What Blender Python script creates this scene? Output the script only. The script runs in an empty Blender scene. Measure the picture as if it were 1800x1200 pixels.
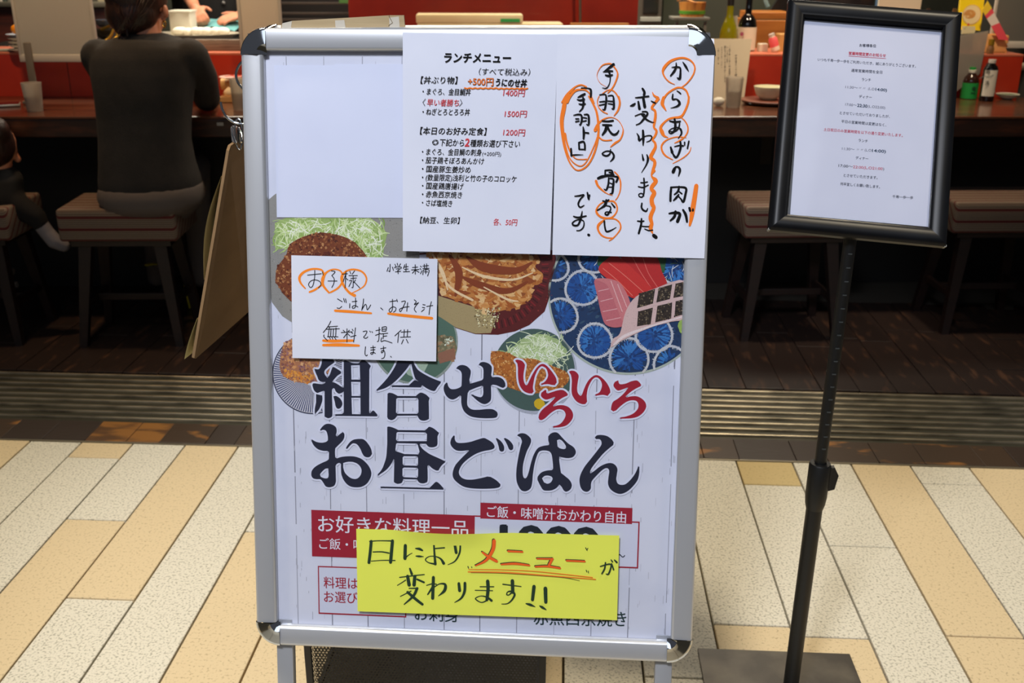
import bpy, bmesh, math, random
from math import sin, cos, pi, radians
from mathutils import Vector as V, Matrix
from mathutils.geometry import tessellate_polygon
random.seed(7)
SC = bpy.context.scene
COL = SC.collection

# ---------------------------------------------------------------- camera, world, lights, exposure
FPX, CX, CY, CAMH = 1800.0, 900.0, 600.0, 1.275
YAW, PITCH, ROLL = 0.05101, 0.36098, 0.005166
_f0 = V((-sin(YAW), cos(YAW), 0)); _r0 = V((cos(YAW), sin(YAW), 0)); _u0 = V((0, 0, 1))
FWD = _f0*cos(PITCH) - _u0*sin(PITCH); _up = _u0*cos(PITCH) + _f0*sin(PITCH)
RGT = _r0*cos(ROLL) + _up*sin(ROLL); UPV = -_r0*sin(ROLL) + _up*cos(ROLL)
CAM = V((0, 0, CAMH))
cd = bpy.data.cameras.new('camera'); cam = bpy.data.objects.new('camera', cd); COL.objects.link(cam)
cam.matrix_world = Matrix(((RGT.x, UPV.x, -FWD.x, 0), (RGT.y, UPV.y, -FWD.y, 0), (RGT.z, UPV.z, -FWD.z, CAMH), (0, 0, 0, 1)))
cd.sensor_width = 36; cd.lens = 36.0; cd.clip_start = 0.05; cd.clip_end = 60
cd.dof.use_dof = True; cd.dof.focus_distance = 1.42; cd.dof.aperture_fstop = 8.5
SC.camera = cam
SC.view_settings.view_transform = 'Standard'; SC.view_settings.look = 'None'
SC.view_settings.gamma = 1; SC.view_settings.use_curve_mapping = False
SC.view_settings.exposure = 0.0
w = bpy.data.worlds.new('world'); SC.world = w; w.use_nodes = True
w.node_tree.nodes['Background'].inputs[0].default_value = (0.72, 0.75, 0.85, 1)
w.node_tree.nodes['Background'].inputs[1].default_value = 0.085

def light(name, kind, loc, aim, energy, color, size=1.0, size_y=None, cone=None, blend=.5):
    l = bpy.data.lights.new(name, kind); o = bpy.data.objects.new(name, l); COL.objects.link(o)
    l.energy = energy; l.color = color
    if kind == 'AREA':
        l.shape = 'RECTANGLE'; l.size = size; l.size_y = size_y or size
    elif kind == 'SPOT':
        l.spot_size = radians(cone); l.spot_blend = blend; l.shadow_soft_size = size
    else: l.shadow_soft_size = size
    o.location = loc; o.rotation_euler = (V(aim) - V(loc)).to_track_quat('-Z', 'Y').to_euler()
    return o
COOL = (0.80, 0.88, 1.0); WARM = (1.0, 0.86, 0.64); WARM2 = (1.0, 0.66, 0.36)
light('added_reflection_light', 'AREA', (-0.3, -1.0, 3.2), (-0.1, 1.2, 0.4), 16, COOL, 2.6, 1.2)  # unseen area light, added for highlights on the chrome and top rail
light('arcade_downlight', 'SPOT', (-0.6, -0.7, 3.1), (-0.10, 1.32, 0.74), 325, (.90, .925, 1.0), 0.26, cone=42, blend=.5)
light('arcade_lamp', 'SPOT', (-1.25, 1.35, 2.9), (-1.2, 1.75, 0), 165, WARM, 0.12, cone=62, blend=.8)
light('arcade_lamp', 'SPOT', (1.0, 1.35, 2.9), (0.95, 1.80, 0), 150, WARM, 0.12, cone=62, blend=.8)
light('kitchen_lamp', 'AREA', (-0.6, 4.75, 2.35), (-0.6, 4.5, 0.9), 92, (1.0, .89, .72), 3.6, 0.35)
for _x, _e in ((-1.75, 62), (-0.8, 42), (0.35, 60), (1.35, 80)):
    light('counter_lamp', 'SPOT', (_x, 3.45+_x*.086, 2.3), (_x-.01, 3.98+_x*.086, 0.80), _e, WARM2 if _x < 0 else (1.0, .78, .54), 0.05, cone=78, blend=.8)

# ---------------------------------------------------------------- pixels to rays, so things can be set out from measurements of the photograph
def ray(px, py): return RGT*((px-CX)/FPX) - UPV*((py-CY)/FPX) + FWD
def W(px, py, Y): d = ray(px, py); return CAM + d*(Y/d.y)
def G(px, py, z=0.0): d = ray(px, py); return CAM + d*((z-CAMH)/d.z)
CE = V((.99633, .0857, 0)); CG = V((-.0857, .99633, 0)); CO = V((-1.757, 3.456, 0))   # counter frame: along, away, origin on its front edge
def D(px, py, d):          # the point seen at a pixel on the upright plane d behind the counter's front edge
    r = ray(px, py); o = CO + CG*d; t = (o-CAM).dot(CG)/r.dot(CG); return CAM + r*t
def K(s, d, z): return CO + CE*s + CG*d + V((0, 0, z))
def sd(p): q = p-CO; return q.dot(CE), q.dot(CG), p.z

# ---------------------------------------------------------------- materials
def lin(c):
    c = [x/255 for x in c]
    return tuple((x/12.92 if x <= .04045 else ((x+.055)/1.055)**2.4) for x in c) + (1,)
MATS = {}
def mat(name, rgb=(128, 128, 128), rough=.6, metal=0, coat=0, noise=None, bump=None, spec=.5, trans=0, attr=False, emit=0, aniso=0, ior=None):
    if name in MATS: return MATS[name]
    m = bpy.data.materials.new(name); m.use_nodes = True; nt = m.node_tree; b = nt.nodes['Principled BSDF']
    I = b.inputs; I['Base Color'].default_value = lin(rgb); I['Roughness'].default_value = rough; I['Metallic'].default_value = metal
    I['Coat Weight'].default_value = coat; I['Coat Roughness'].default_value = .08; I['Specular IOR Level'].default_value = spec
    I['Transmission Weight'].default_value = trans
    if ior: I['IOR'].default_value = ior
    src = None
    tc = nt.nodes.new('ShaderNodeTexCoord')
    if attr:
        a = nt.nodes.new('ShaderNodeAttribute'); a.attribute_name = 'col'; src = a.outputs['Color']; nt.links.new(src, I['Base Color'])
    if noise:      # (scale, rgb2, lo, hi, (sx,sy,sz))
        sc, c2, lo, hi = noise[:4]; n = nt.nodes.new('ShaderNodeTexNoise'); n.inputs['Scale'].default_value = sc; n.inputs['Detail'].default_value = 5
        if len(noise) > 4:
            mp = nt.nodes.new('ShaderNodeMapping'); mp.inputs['Scale'].default_value = noise[4]; nt.links.new(tc.outputs['Object'], mp.inputs[0]); nt.links.new(mp.outputs[0], n.inputs['Vector'])
        else: nt.links.new(tc.outputs['Object'], n.inputs['Vector'])
        mr = nt.nodes.new('ShaderNodeMapRange'); mr.inputs[1].default_value = lo; mr.inputs[2].default_value = hi; nt.links.new(n.outputs[0], mr.inputs[0])
        mx = nt.nodes.new('ShaderNodeMix'); mx.data_type = 'RGBA'; nt.links.new(mr.outputs[0], mx.inputs[0])
        if src: nt.links.new(src, mx.inputs[6])
        else: mx.inputs[6].default_value = lin(rgb)
        mx.inputs[7].default_value = lin(c2); src = mx.outputs[2]; nt.links.new(src, I['Base Color'])
    if bump:       # (scale, strength, distance, (sx,sy,sz))
        n = nt.nodes.new('ShaderNodeTexNoise'); n.inputs['Scale'].default_value = bump[0]; n.inputs['Detail'].default_value = 4
        if len(bump) > 3:
            mp = nt.nodes.new('ShaderNodeMapping'); mp.inputs['Scale'].default_value = bump[3]; nt.links.new(tc.outputs['Object'], mp.inputs[0]); nt.links.new(mp.outputs[0], n.inputs['Vector'])
        else: nt.links.new(tc.outputs['Object'], n.inputs['Vector'])
        bp = nt.nodes.new('ShaderNodeBump'); bp.inputs['Strength'].default_value = bump[1]; bp.inputs['Distance'].default_value = bump[2]
        nt.links.new(n.outputs[0], bp.inputs['Height']); nt.links.new(bp.outputs[0], I['Normal'])
    MATS[name] = m; return m
def clear_mat(name, rough=.03, tint=(255, 255, 255), base=.0, bumpy=0):
    if name in MATS: return MATS[name]
    m = bpy.data.materials.new(name); m.use_nodes = True; nt = m.node_tree; nt.nodes.clear()
    out = nt.nodes.new('ShaderNodeOutputMaterial'); t = nt.nodes.new('ShaderNodeBsdfTransparent'); t.inputs[0].default_value = lin(tint)
    g = nt.nodes.new('ShaderNodeBsdfGlossy'); g.inputs['Roughness'].default_value = rough
    f = nt.nodes.new('ShaderNodeFresnel'); f.inputs[0].default_value = 1.45
    mx = nt.nodes.new('ShaderNodeMixShader'); nt.links.new(f.outputs[0], mx.inputs[0]); nt.links.new(t.outputs[0], mx.inputs[1]); nt.links.new(g.outputs[0], mx.inputs[2])
    if bumpy:
        tc = nt.nodes.new('ShaderNodeTexCoord'); n = nt.nodes.new('ShaderNodeTexNoise'); n.inputs['Scale'].default_value = 9
        bp = nt.nodes.new('ShaderNodeBump'); bp.inputs['Strength'].default_value = bumpy; bp.inputs['Distance'].default_value = .01
        nt.links.new(tc.outputs['Object'], n.inputs['Vector']); nt.links.new(n.outputs[0], bp.inputs['Height'])
        nt.links.new(bp.outputs[0], g.inputs['Normal']); nt.links.new(bp.outputs[0], f.inputs['Normal'])
    nt.links.new(mx.outputs[0], out.inputs[0]); MATS[name] = m; return m
def frost_mat(name, rgb, clear=.25, rough=.4):
    if name in MATS: return MATS[name]
    m = bpy.data.materials.new(name); m.use_nodes = True; nt = m.node_tree; nt.nodes.clear()
    out = nt.nodes.new('ShaderNodeOutputMaterial'); t = nt.nodes.new('ShaderNodeBsdfTransparent'); t.inputs[0].default_value = lin((240, 240, 240))
    d = nt.nodes.new('ShaderNodeBsdfDiffuse'); d.inputs[0].default_value = lin(rgb); tr = nt.nodes.new('ShaderNodeBsdfTranslucent'); tr.inputs[0].default_value = lin(rgb)
    g = nt.nodes.new('ShaderNodeBsdfGlossy'); g.inputs['Roughness'].default_value = rough
    a = nt.nodes.new('ShaderNodeMixShader'); a.inputs[0].default_value = .55; nt.links.new(d.outputs[0], a.inputs[1]); nt.links.new(tr.outputs[0], a.inputs[2])
    b = nt.nodes.new('ShaderNodeMixShader'); b.inputs[0].default_value = clear; nt.links.new(a.outputs[0], b.inputs[1]); nt.links.new(t.outputs[0], b.inputs[2])
    f = nt.nodes.new('ShaderNodeFresnel'); f.inputs[0].default_value = 1.4
    c = nt.nodes.new('ShaderNodeMixShader'); nt.links.new(f.outputs[0], c.inputs[0]); nt.links.new(b.outputs[0], c.inputs[1]); nt.links.new(g.outputs[0], c.inputs[2])
    nt.links.new(c.outputs[0], out.inputs[0]); MATS[name] = m; return m

# ---------------------------------------------------------------- mesh building
def basis(d):
    d = V(d).normalized(); a = V((0, 0, 1)) if abs(d.z) < .9 else V((1, 0, 0)); x = d.cross(a).normalized(); return x, d.cross(x).normalized()
def smooth_path(pts, n=6, closed=False):
    P = [tuple(p) for p in pts]; out = []; L = len(P)
    rng = range(L) if closed else range(L-1)
    for i in rng:
        p1 = P[i]; p2 = P[(i+1) % L]
        p0 = P[i-1] if (closed or i > 0) else p1; p3 = P[(i+2) % L] if (closed or i < L-2) else p2
        if max(abs(a-b) for a, b in zip(p1[:2], p2[:2])) < 1e-9: continue
        for k in range(n):
            t = k/n; out.append(tuple(.5*((2*b)+(c-a)*t+(2*a-5*b+4*c-d)*t*t+(-a+3*b-3*c+d)*t**3) for a, b, c, d in zip(p0, p1, p2, p3)))
    if not closed: out.append(P[-1])
    return out
class MB:
    def __init__(s): s.v = []; s.f = []; s.c = []; s.color = (1, 1, 1, 1); s.T = None
    def add(s, vs, fs, color=None):
        k = len(s.v); s.v += [V(p) for p in vs] if s.T is None else [s.T @ V(p) for p in vs]
        c = lin(color) if color else s.color
        for f in fs: s.f.append([i+k for i in f]); s.c.append(c)
        return s
    def box(s, c, h, ax=None, bev=0, seg=2, color=None):      # centre, half sizes, axes
        bm = bmesh.new(); bmesh.ops.create_cube(bm, size=2)
        for v in bm.verts: v.co = V((v.co.x*h[0], v.co.y*h[1], v.co.z*h[2]))
        if bev: bmesh.ops.bevel(bm, geom=list(bm.edges), offset=bev, segments=seg, profile=.5, affect='EDGES')
        X, Y, Z = ax or (V((1, 0, 0)), V((0, 1, 0)), V((0, 0, 1)))
        bm.verts.ensure_lookup_table(); bm.verts.index_update()
        s.add([V(c)+X*v.co.x+Y*v.co.y+Z*v.co.z for v in bm.verts], [[v.index for v in f.verts] for f in bm.faces], color); bm.free(); return s
    def tube(s, pts, r, n=10, cap=True, color=None, flat=1.0):
        pts = [V(p) for p in pts]; R = r if isinstance(r, (list, tuple)) else [r]*len(pts); vs = []; fs = []; px = None
        for i, p in enumerate(pts):
            d = (pts[min(i+1, len(pts)-1)]-pts[max(i-1, 0)]).normalized()
            if px is None: x, y = basis(d)
            else: x = (px-d*px.dot(d)).normalized(); y = d.cross(x)
            px = x
            vs += [p+(x*cos(2*pi*k/n)+y*flat*sin(2*pi*k/n))*R[i] for k in range(n)]
        for i in range(len(pts)-1):
            for k in range(n): a = i*n+k; b = i*n+(k+1) % n; fs.append([a, b, b+n, a+n])
        if cap: fs.append(list(range(n))[::-1]); fs.append([(len(pts)-1)*n+k for k in range(n)])
        return s.add(vs, fs, color)
    def chain(s, pts, R, n=12):                                # tapered limb with round ends
        pts = [V(p) for p in pts]; d0 = (pts[0]-pts[1]).normalized(); d1 = (pts[-1]-pts[-2]).normalized()
        a = [pts[0]+d0*R[0]*q for q in (.98, .8, .45)]; b = [pts[-1]+d1*R[-1]*q for q in (.45, .8, .98)]
        return s.tube(a+pts+b, [R[0]*.2, R[0]*.6, R[0]*.9]+list(R)+[R[-1]*.9, R[-1]*.6, R[-1]*.2], n)
    def lathe(s, prof, c, n=24, ax=None, color=None, close=False):           # profile of (radius, height)
        X, Y, Z = ax or (V((1, 0, 0)), V((0, 1, 0)), V((0, 0, 1))); vs = []; fs = []; m = len(prof)
        for r, z in prof: vs += [V(c)+(X*cos(2*pi*k/n)+Y*sin(2*pi*k/n))*r+Z*z for k in range(n)]
        for i in range(m if close else m-1):
            j = (i+1) % m
            for k in range(n): fs.append([i*n+k, i*n+(k+1) % n, j*n+(k+1) % n, j*n+k])
        if not close: fs.append(list(range(n))[::-1]); fs.append([(m-1)*n+k for k in range(n)])
        return s.add(vs, fs, color)
    def ball(s, c, r, n=16, ax=None, color=None):
        r = r if isinstance(r, (tuple, list)) else (r, r, r); X, Y, Z = ax or (V((1, 0, 0)), V((0, 1, 0)), V((0, 0, 1))); vs = []; fs = []; m = n//2
        for i in range(m+1):
            th = pi*(i+.02)/(m+.04)
            for k in range(n): a = 2*pi*k/n; vs.append(V(c)+X*r[0]*sin(th)*cos(a)+Y*r[1]*sin(th)*sin(a)+Z*r[2]*cos(th))
        for i in range(m):
            for k in range(n): fs.append([i*n+k, (i+1)*n+k, (i+1)*n+(k+1) % n, i*n+(k+1) % n])
        fs.append(list(range(n))); fs.append([m*n+k for k in range(n)][::-1]); return s.add(vs, fs, color)
    def rings(s, R, n=24, p=2.0):                              # R: list of (left point, right point, half depth): body cross-sections
        vs = []; fs = []
        for l, r, h in R:
            l, r = V(l), V(r); c = (l+r)/2; x = (r-l)/2; y = V((0, 0, 1)).cross(x).normalized()*h
            for k in range(n):
                a = 2*pi*k/n; ca, sa = cos(a), sin(a); q = (abs(ca)**p+abs(sa)**p)**(-1/p); vs.append(c+x*ca*q+y*sa*q)
        for i in range(len(R)-1):
            for k in range(n): fs.append([i*n+k, i*n+(k+1) % n, (i+1)*n+(k+1) % n, (i+1)*n+k])
        fs.append(list(range(n))[::-1]); fs.append([(len(R)-1)*n+k for k in range(n)]); return s.add(vs, fs)
    def prism(s, poly, fn, t0, t1, color=None, holes=()):       # outline extruded between two depths; fn(x,y,t)->point
        loops = [list(poly)]+[list(h) for h in holes]; flat = [p for L in loops for p in L]; N = len(flat)
        tri = tessellate_polygon([[V((p[0], p[1], 0)) for p in L] for L in loops])
        vs = [fn(x, y, t0) for x, y in flat]+[fn(x, y, t1) for x, y in flat]; fs = [list(t) for t in tri]+[[i+N for i in t][::-1] for t in tri]; o = 0
        for L in loops:
            m = len(L)
            for i in range(m): a = o+i; b = o+(i+1) % m; fs.append([a, b, b+N, a+N])
            o += m
        return s.add(vs, fs, color)
    def obj(s, name, m, parent=None, loc=None, smooth=None, own=False):
        me = bpy.data.meshes.new(name); L = V((0, 0, 0))
        if parent is not None: L = V(parent['_L']) if '_L' in parent else V((0, 0, 0))
        elif loc is not None: L = V(loc)
        if own and parent is None and loc is None:
            L = V(((min(v.x for v in s.v)+max(v.x for v in s.v))/2, (min(v.y for v in s.v)+max(v.y for v in s.v))/2, min(v.z for v in s.v)))
        me.from_pydata([v-L for v in s.v], [], s.f); me.update()
        if any(c != s.c[0] for c in s.c) or s.c[0] != (1, 1, 1, 1):
            at = me.color_attributes.new('col', 'FLOAT_COLOR', 'CORNER'); buf = []
            for pol, c in zip(me.polygons, s.c): buf += list(c)*pol.loop_total
            at.data.foreach_set('color', buf)
        if smooth:
            me.polygons.foreach_set('use_smooth', [True]*len(me.polygons)); me.set_sharp_from_angle(angle=radians(smooth))
        bm = bmesh.new(); bm.from_mesh(me); bmesh.ops.recalc_face_normals(bm, faces=bm.faces); bm.to_mesh(me); bm.free()
        if m: me.materials.append(m)
        o = bpy.data.objects.new(name, me); COL.objects.link(o)
        if parent is not None: o.parent = parent; o['_L'] = tuple(L)
        else: o.location = L; o['_L'] = tuple(L)
        return o
def tag(o, label, cat, group=None, kind=None):
    if label: o['label'] = label
    if cat: o['category'] = cat
    if group: o['group'] = group
    if kind: o['kind'] = kind
    return o
def thing(name, label, cat, loc, group=None):
    o = bpy.data.objects.new(name, None); COL.objects.link(o); o.location = V(loc); o['_L'] = tuple(V(loc)); o.empty_display_size = .05
    return tag(o, label, cat, group)
def struct(o, label=None):
    o['kind'] = 'structure'
    if label: o['label'] = label
    return o
def dup(root, loc, rz=0, label=None, scale=1):
    r = root.copy(); COL.objects.link(r); r.location = loc; r.rotation_euler = (0, 0, rz); r.scale = (scale,)*3
    if label: r['label'] = label
    for ch in root.children:
        c = ch.copy(); COL.objects.link(c); c.parent = r
        for g in ch.children: d = g.copy(); COL.objects.link(d); d.parent = c
    return r
def remesh(o, vox, it=3, smooth_fac=.5, keep=None):
    md = o.modifiers.new('r', 'REMESH'); md.mode = 'VOXEL'; md.voxel_size = vox; md.use_smooth_shade = True
    sm = o.modifiers.new('s', 'SMOOTH'); sm.iterations = it; sm.factor = smooth_fac
    dg = bpy.context.evaluated_depsgraph_get(); me = bpy.data.meshes.new_from_object(o.evaluated_get(dg)); mats = list(o.data.materials)
    o.modifiers.clear(); o.data = me; me.materials.clear()
    for m in mats: me.materials.append(m)
    me.polygons.foreach_set('use_smooth', [True]*len(me.polygons)); return o

# ---------------------------------------------------------------- flat print on a tilted plane
class Plane:
    def __init__(s, o, yaw, lean, roll):
        u = V((cos(yaw), sin(yaw), 0)); b = V((-sin(yaw), cos(yaw), 0)); v = V((0, 0, 1))*cos(lean)+b*sin(lean)
        s.u = u*cos(roll)+v*sin(roll); s.v = -u*sin(roll)+v*cos(roll); s.n = s.u.cross(s.v); s.o = V(o)
    def uv(s, px, py):
        d = ray(px, py); t = (s.o-CAM).dot(s.n)/d.dot(s.n); q = CAM+d*t-s.o; return q.dot(s.u), q.dot(s.v)
    def P(s, a, b, w=0): return s.o+s.u*a+s.v*b+s.n*w
BOARD = Plane((-0.12415, 1.34712, -0.52995+CAMH), -0.02474, 0.21186, 0.01004)
SIGN = Plane((0.45567, 1.60353, -0.23327+CAMH), -0.0284, 0.48648, -0.07374)
LAY = .00002; MIC = 2e-7
def parse(st, ox, oy, sc):
    out = []
    for tok in st.split():
        rep = 1
        if tok.endswith('!'): tok = tok[:-1]; rep = 2
        q = [float(x) for x in tok.split(',')]; p = [ox+q[0]/sc, oy+q[1]/sc]+([q[2]/sc] if len(q) > 2 else [])
        out += [p]*rep
    return out
class Print:
    def __init__(s, plane, lift): s.pl = plane; s.lift = lift; s.mb = MB(); s.k = 0; s.m = 0
    def up(s): s.k += 1; return s
    def w(s): s.m += 1; return s.lift+s.k*LAY+s.m*MIC
    def tri(s, loops_px, color):
        L = [[V((*s.pl.uv(p[0], p[1]), 0)) for p in l] for l in loops_px]; flat = [p for l in L for p in l]; w = s.w()
        s.mb.add([s.pl.P(p.x, p.y, w) for p in flat], [list(t) for t in tessellate_polygon(L)], color)
    def convex(s, pts, color):
        w = s.w(); s.mb.add([s.pl.P(*s.pl.uv(p[0], p[1]), w) for p in pts], [list(range(len(pts)))], color)
    def outline(s, outer, holes, color, ox, oy, sc, n=6):
        loops = []
        for st in [outer]+list(holes):
            p = parse(st, ox, oy, sc); loops.append([q[:2] for q in smooth_path([q[:2] for q in p], n, True)])
        s.tri(loops, color); return loops
    def stroke(s, pts, width, color, n=5, smooth=True, cap=True):
        P = [tuple(p) if len(p) > 2 else (p[0], p[1], width) for p in pts]
        if smooth and len(P) > 2: P = smooth_path(P, n)
        w = s.w(); Q = []
        for p in P:
            if not Q or math.hypot(p[0]-Q[-1][0], p[1]-Q[-1][1]) > 1e-4: Q.append(p)
        if len(Q) < 2: return
        vs = []; fs = []; N = len(Q)
        for i, p in enumerate(Q):
            a = Q[max(i-1, 0)]; b = Q[min(i+1, N-1)]; dx, dy = b[0]-a[0], b[1]-a[1]; l = math.hypot(dx, dy) or 1; nx, ny = -dy/l*p[2]/2, dx/l*p[2]/2
            vs += [(p[0]+nx, p[1]+ny), (p[0]-nx, p[1]-ny)]
            if i: fs.append([2*i-2, 2*i-1, 2*i+1, 2*i])
        s.mb.add([s.pl.P(*s.pl.uv(*p), w) for p in vs], fs, color)
        if cap:
            for p in (Q[0], Q[-1]): s.disc(p[0], p[1], p[2]/2, p[2]/2, color, 8)
    def disc(s, x, y, rx, ry, color, n=32, rot=0):
        s.convex([(x+rx*cos(a)*cos(rot)-ry*sin(a)*sin(rot), y+rx*cos(a)*sin(rot)+ry*sin(a)*cos(rot)) for a in [2*pi*k/n for k in range(n)]], color)
    def ring(s, x, y, r, wd, color, n=28, ry=None, a0=0, a1=2*pi):
        ry = ry or r; s.stroke([(x+r*cos(a0+(a1-a0)*k/n), y+ry*sin(a0+(a1-a0)*k/n)) for k in range(n+1)], wd, color, smooth=False, cap=False)
    def block(s, txt, ox, oy, sc, wd, color, g=1.0):                  # handwriting: one stroke per line
        for line in txt.strip().splitlines():
            line = line.strip()
            if line and not line.startswith('#'): s.stroke([p if len(p) < 3 else (p[0], p[1], p[2]*g) for p in parse(line, ox, oy, sc)], wd/sc, color)
    def text(s, body, p0, p1, em, color, bold=0.0, shear=0.0):
        vs, fs = glyphs(body); x0 = min(v[0] for v in vs); x1 = max(v[0] for v in vs)
        a = V(s.pl.uv(*p0)); b = V(s.pl.uv(*p1)); L = (b-a).length; d = (b-a)/L; pr = V((-d.y, d.x)); k = L/math.hypot(p1[0]-p0[0], p1[1]-p0[1])
        w = s.w(); R_ = bold*em*k*.8     # heavier type: the same letters struck again a hair apart
        for dx, dy in [(0, 0)]+([(R_*cos(i*pi/3+.3), R_*sin(i*pi/3+.3)) for i in range(6 if bold > .015 else 3)] if bold else []):
            out = []; w += .000004
            for x, y in vs:
                yy = (y-.36)*em*k; xx = (x-x0)/(x1-x0)*L+shear*yy; q = a+d*(xx+dx)+pr*(yy+dy); out.append(s.pl.P(q.x, q.y, w))
            s.mb.add(out, fs, color)
    def glyph(s, ch, box, color, bold=0, rot=0):
        vs, fs = glyphs(ch, bold); X0 = min(v[0] for v in vs); X1 = max(v[0] for v in vs); Y0 = min(v[1] for v in vs); Y1 = max(v[1] for v in vs)
        w = s.w(); x0, y0, x1, y1 = box; cx, cy = (x0+x1)/2, (y0+y1)/2; out = []
        for x, y in vs:
            px = x0+(x-X0)/max(X1-X0, 1e-6)*(x1-x0)-cx; py = y1-(y-Y0)/max(Y1-Y0, 1e-6)*(y1-y0)-cy
            out.append(s.pl.P(*s.pl.uv(cx+px*cos(rot)-py*sin(rot), cy+px*sin(rot)+py*cos(rot)), w))
        s.mb.add(out, fs, color)
    def obj(s, name, m, parent): o = s.mb.obj(name, m, parent); o['kind'] = 'stuff'; return o
_G = {}
_tc = bpy.data.curves.new('lettering_curve', 'FONT'); _to = bpy.data.objects.new('lettering_curve', _tc); COL.objects.link(_to)
_tc.resolution_u = 3; _tc.size = 1.0
def glyphs(body, bold=0.0):
    k = (body, bold)
    if k not in _G:
        _tc.body = body; _tc.offset = bold; bpy.context.view_layer.update()
        me = bpy.data.meshes.new_from_object(_to.evaluated_get(bpy.context.evaluated_depsgraph_get()))
        _G[k] = ([(v.co.x, v.co.y) for v in me.vertices], [list(p.vertices) for p in me.polygons]); bpy.data.meshes.remove(me)
    return _G[k]
# ================================================================ THE SETTING
GROUT = mat('grout', (120, 108, 80), .9, noise=(60, (95, 86, 66), .4, .65))
GRAN = mat('speckled_granite', (228, 221, 200), .62, noise=(190, (120, 116, 96), .50, .78), bump=(240, .25, .0006), spec=.35)
GRAN2 = mat('speckled_granite_dark', (215, 209, 190), .62, noise=(150, (112, 108, 90), .5, .72), bump=(240, .25, .0006), spec=.35)
CREAM = mat('cream_stone', (224, 202, 160), .62, noise=(170, (158, 138, 102), .55, .80), bump=(240, .2, .0005), spec=.35)
CREAM2 = mat('ochre_stone', (208, 184, 128), .62, noise=(150, (170, 145, 95), .55, .8), bump=(240, .2, .0005), spec=.35)
mb = MB(); mb.box((0, 2.2, -.03), (3.2, 3.4, .014)); floor = mb.obj('floor', GROUT, None, loc=(0, 0, 0)); struct(floor)
XS = [-2.36, -2.214, -2.066, -1.92, -1.77, -1.619, -1.4715, -1.326, -1.180, -1.0325, -.884, -.735, -.585, -.434, -.283, -.132, .019, .171, .323, .4795, .630, .7855, .942, 1.097, 1.252, 1.407, 1.562, 1.717]
# cross joints and the stone of each piece, from the shop side towards the camera
JO = {7: ([2.413], 'cgg'), 6: ([2.02], 'gc'), 8: ([2.096, 1.35], 'gcg'), 9: ([1.781], 'cg'), 10: ([1.2], 'gg'), 11: ([2.42, 2.065], 'ogc'), 12: ([1.72], 'cc'), 13: ([1.55], 'cc'), 14: ([1.95, 1.38], 'gcg'),
      15: ([1.7], 'gc'), 16: ([2.1, 1.25], 'cgc'), 17: ([1.6], 'gg'), 18: ([1.771, 1.5], 'gcg'), 19: ([2.372], 'og'), 20: ([2.087], 'gg'), 21: ([1.760], 'cc'), 22: ([2.405], 'gg'), 23: ([2.0], 'cg'), 24: ([2.2], 'gc'), 5: ([1.9], 'cg')}
rs = random.Random(3); KD = dict(c=CREAM, g=GRAN, o=CREAM2, d=GRAN2)
for i in range(len(XS)-1):
    js, kinds = JO.get(i, ([rs.uniform(1.3, 2.3)], rs.choice(['cg', 'gc', 'gg', 'cc'])))
    ys = [2.503]+js+[0.42]; extra = ys[-2]-ys[-1]
    if extra > .95: ys.insert(-1, ys[-2]-rs.uniform(.5, .8)); kinds = kinds+('g' if kinds[-1] == 'c' else 'c')
    for j in range(len(ys)-1):
        y1, y0 = ys[j]-.0022, ys[j+1]+.0022; x0, x1 = XS[i]+.0022, XS[i+1]-.0022; dz = rs.uniform(-.0006, .0006)
        m = MB(); m.box(((x0+x1)/2, (y0+y1)/2, -.008+dz), ((x1-x0)/2, (y1-y0)/2, .008), bev=.0012, seg=1)
        m.obj('paving_tile', KD[kinds[min(j, len(kinds)-1)]], floor)
# sill of worn wood, grooved metal threshold, planks of the shop floor
SILLW = mat('worn_sill_wood', (66, 50, 36), .45, noise=(5, (150, 100, 46), .56, .62, (1, 2.5, 1)), bump=(30, .3, .002, (1, 6, 1)))
SILLD = mat('dark_sill_wood', (56, 44, 36), .45, bump=(30, .3, .002, (1, 6, 1))); SILLO = mat('orange_sill_wood', (146, 98, 46), .45, noise=(9, (92, 62, 36), .45, .6, (1, 3, 1)))
PLANK = mat('dark_plank', (40, 30, 27), .38, noise=(14, (78, 54, 40), .56, .75, (2.5, .6, 1)), bump=(60, .3, .001, (6, .5, 1)))
sill = MB(); sill.box((-.3, 2.507, -.012), (2.3, .0035, .0125)); sill = sill.obj('trim_1', mat('dull_steel_edge', (150, 140, 120), .4, .7), None, own=True); struct(sill)
t2 = MB(); t2.box((-.3, 2.58, -.016), (2.3, .068, .006)); t2 = t2.obj('trim_2', PLANK, None, own=True); struct(t2)
x = -2.5
while x < 1.95:
    wd = rs.uniform(.08, .17); m = MB(); m.box((x+wd/2, 2.577, -.008+rs.uniform(-.0008, .0008)), (wd/2-.0008, .062, .008), bev=.001, seg=1); m.obj('sill_block', rs.choice([SILLW, SILLW, SILLD, SILLO]) if x < .1 else rs.choice([SILLW, SILLD]), t2); x += wd
RIBM = mat('ribbed_metal', (176, 164, 140), .30, .8, noise=(9, (104, 97, 82), .4, .7, (1, 12, 1)))
t3 = MB(); t3.box((-.3, 2.823, -.014), (2.3, .18, .006)); t3 = t3.obj('trim_3', mat('threshold_groove', (58, 57, 45), .5, .3), None, own=True); struct(t3)
for k in range(9):
    m = MB(); y = 2.668+k*.0395
    for q in range(1): m.prism([(0, -.004), (.0, .003), (.003, .0065), (.006, .0065), (.010, .003), (.010, -.004)], lambda a, b, t: V((t, y+a, b-.006)), -2.6, 2.0)
    m.obj('rib', RIBM, t3, smooth=50)
x = -2.6; k = 0
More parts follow.
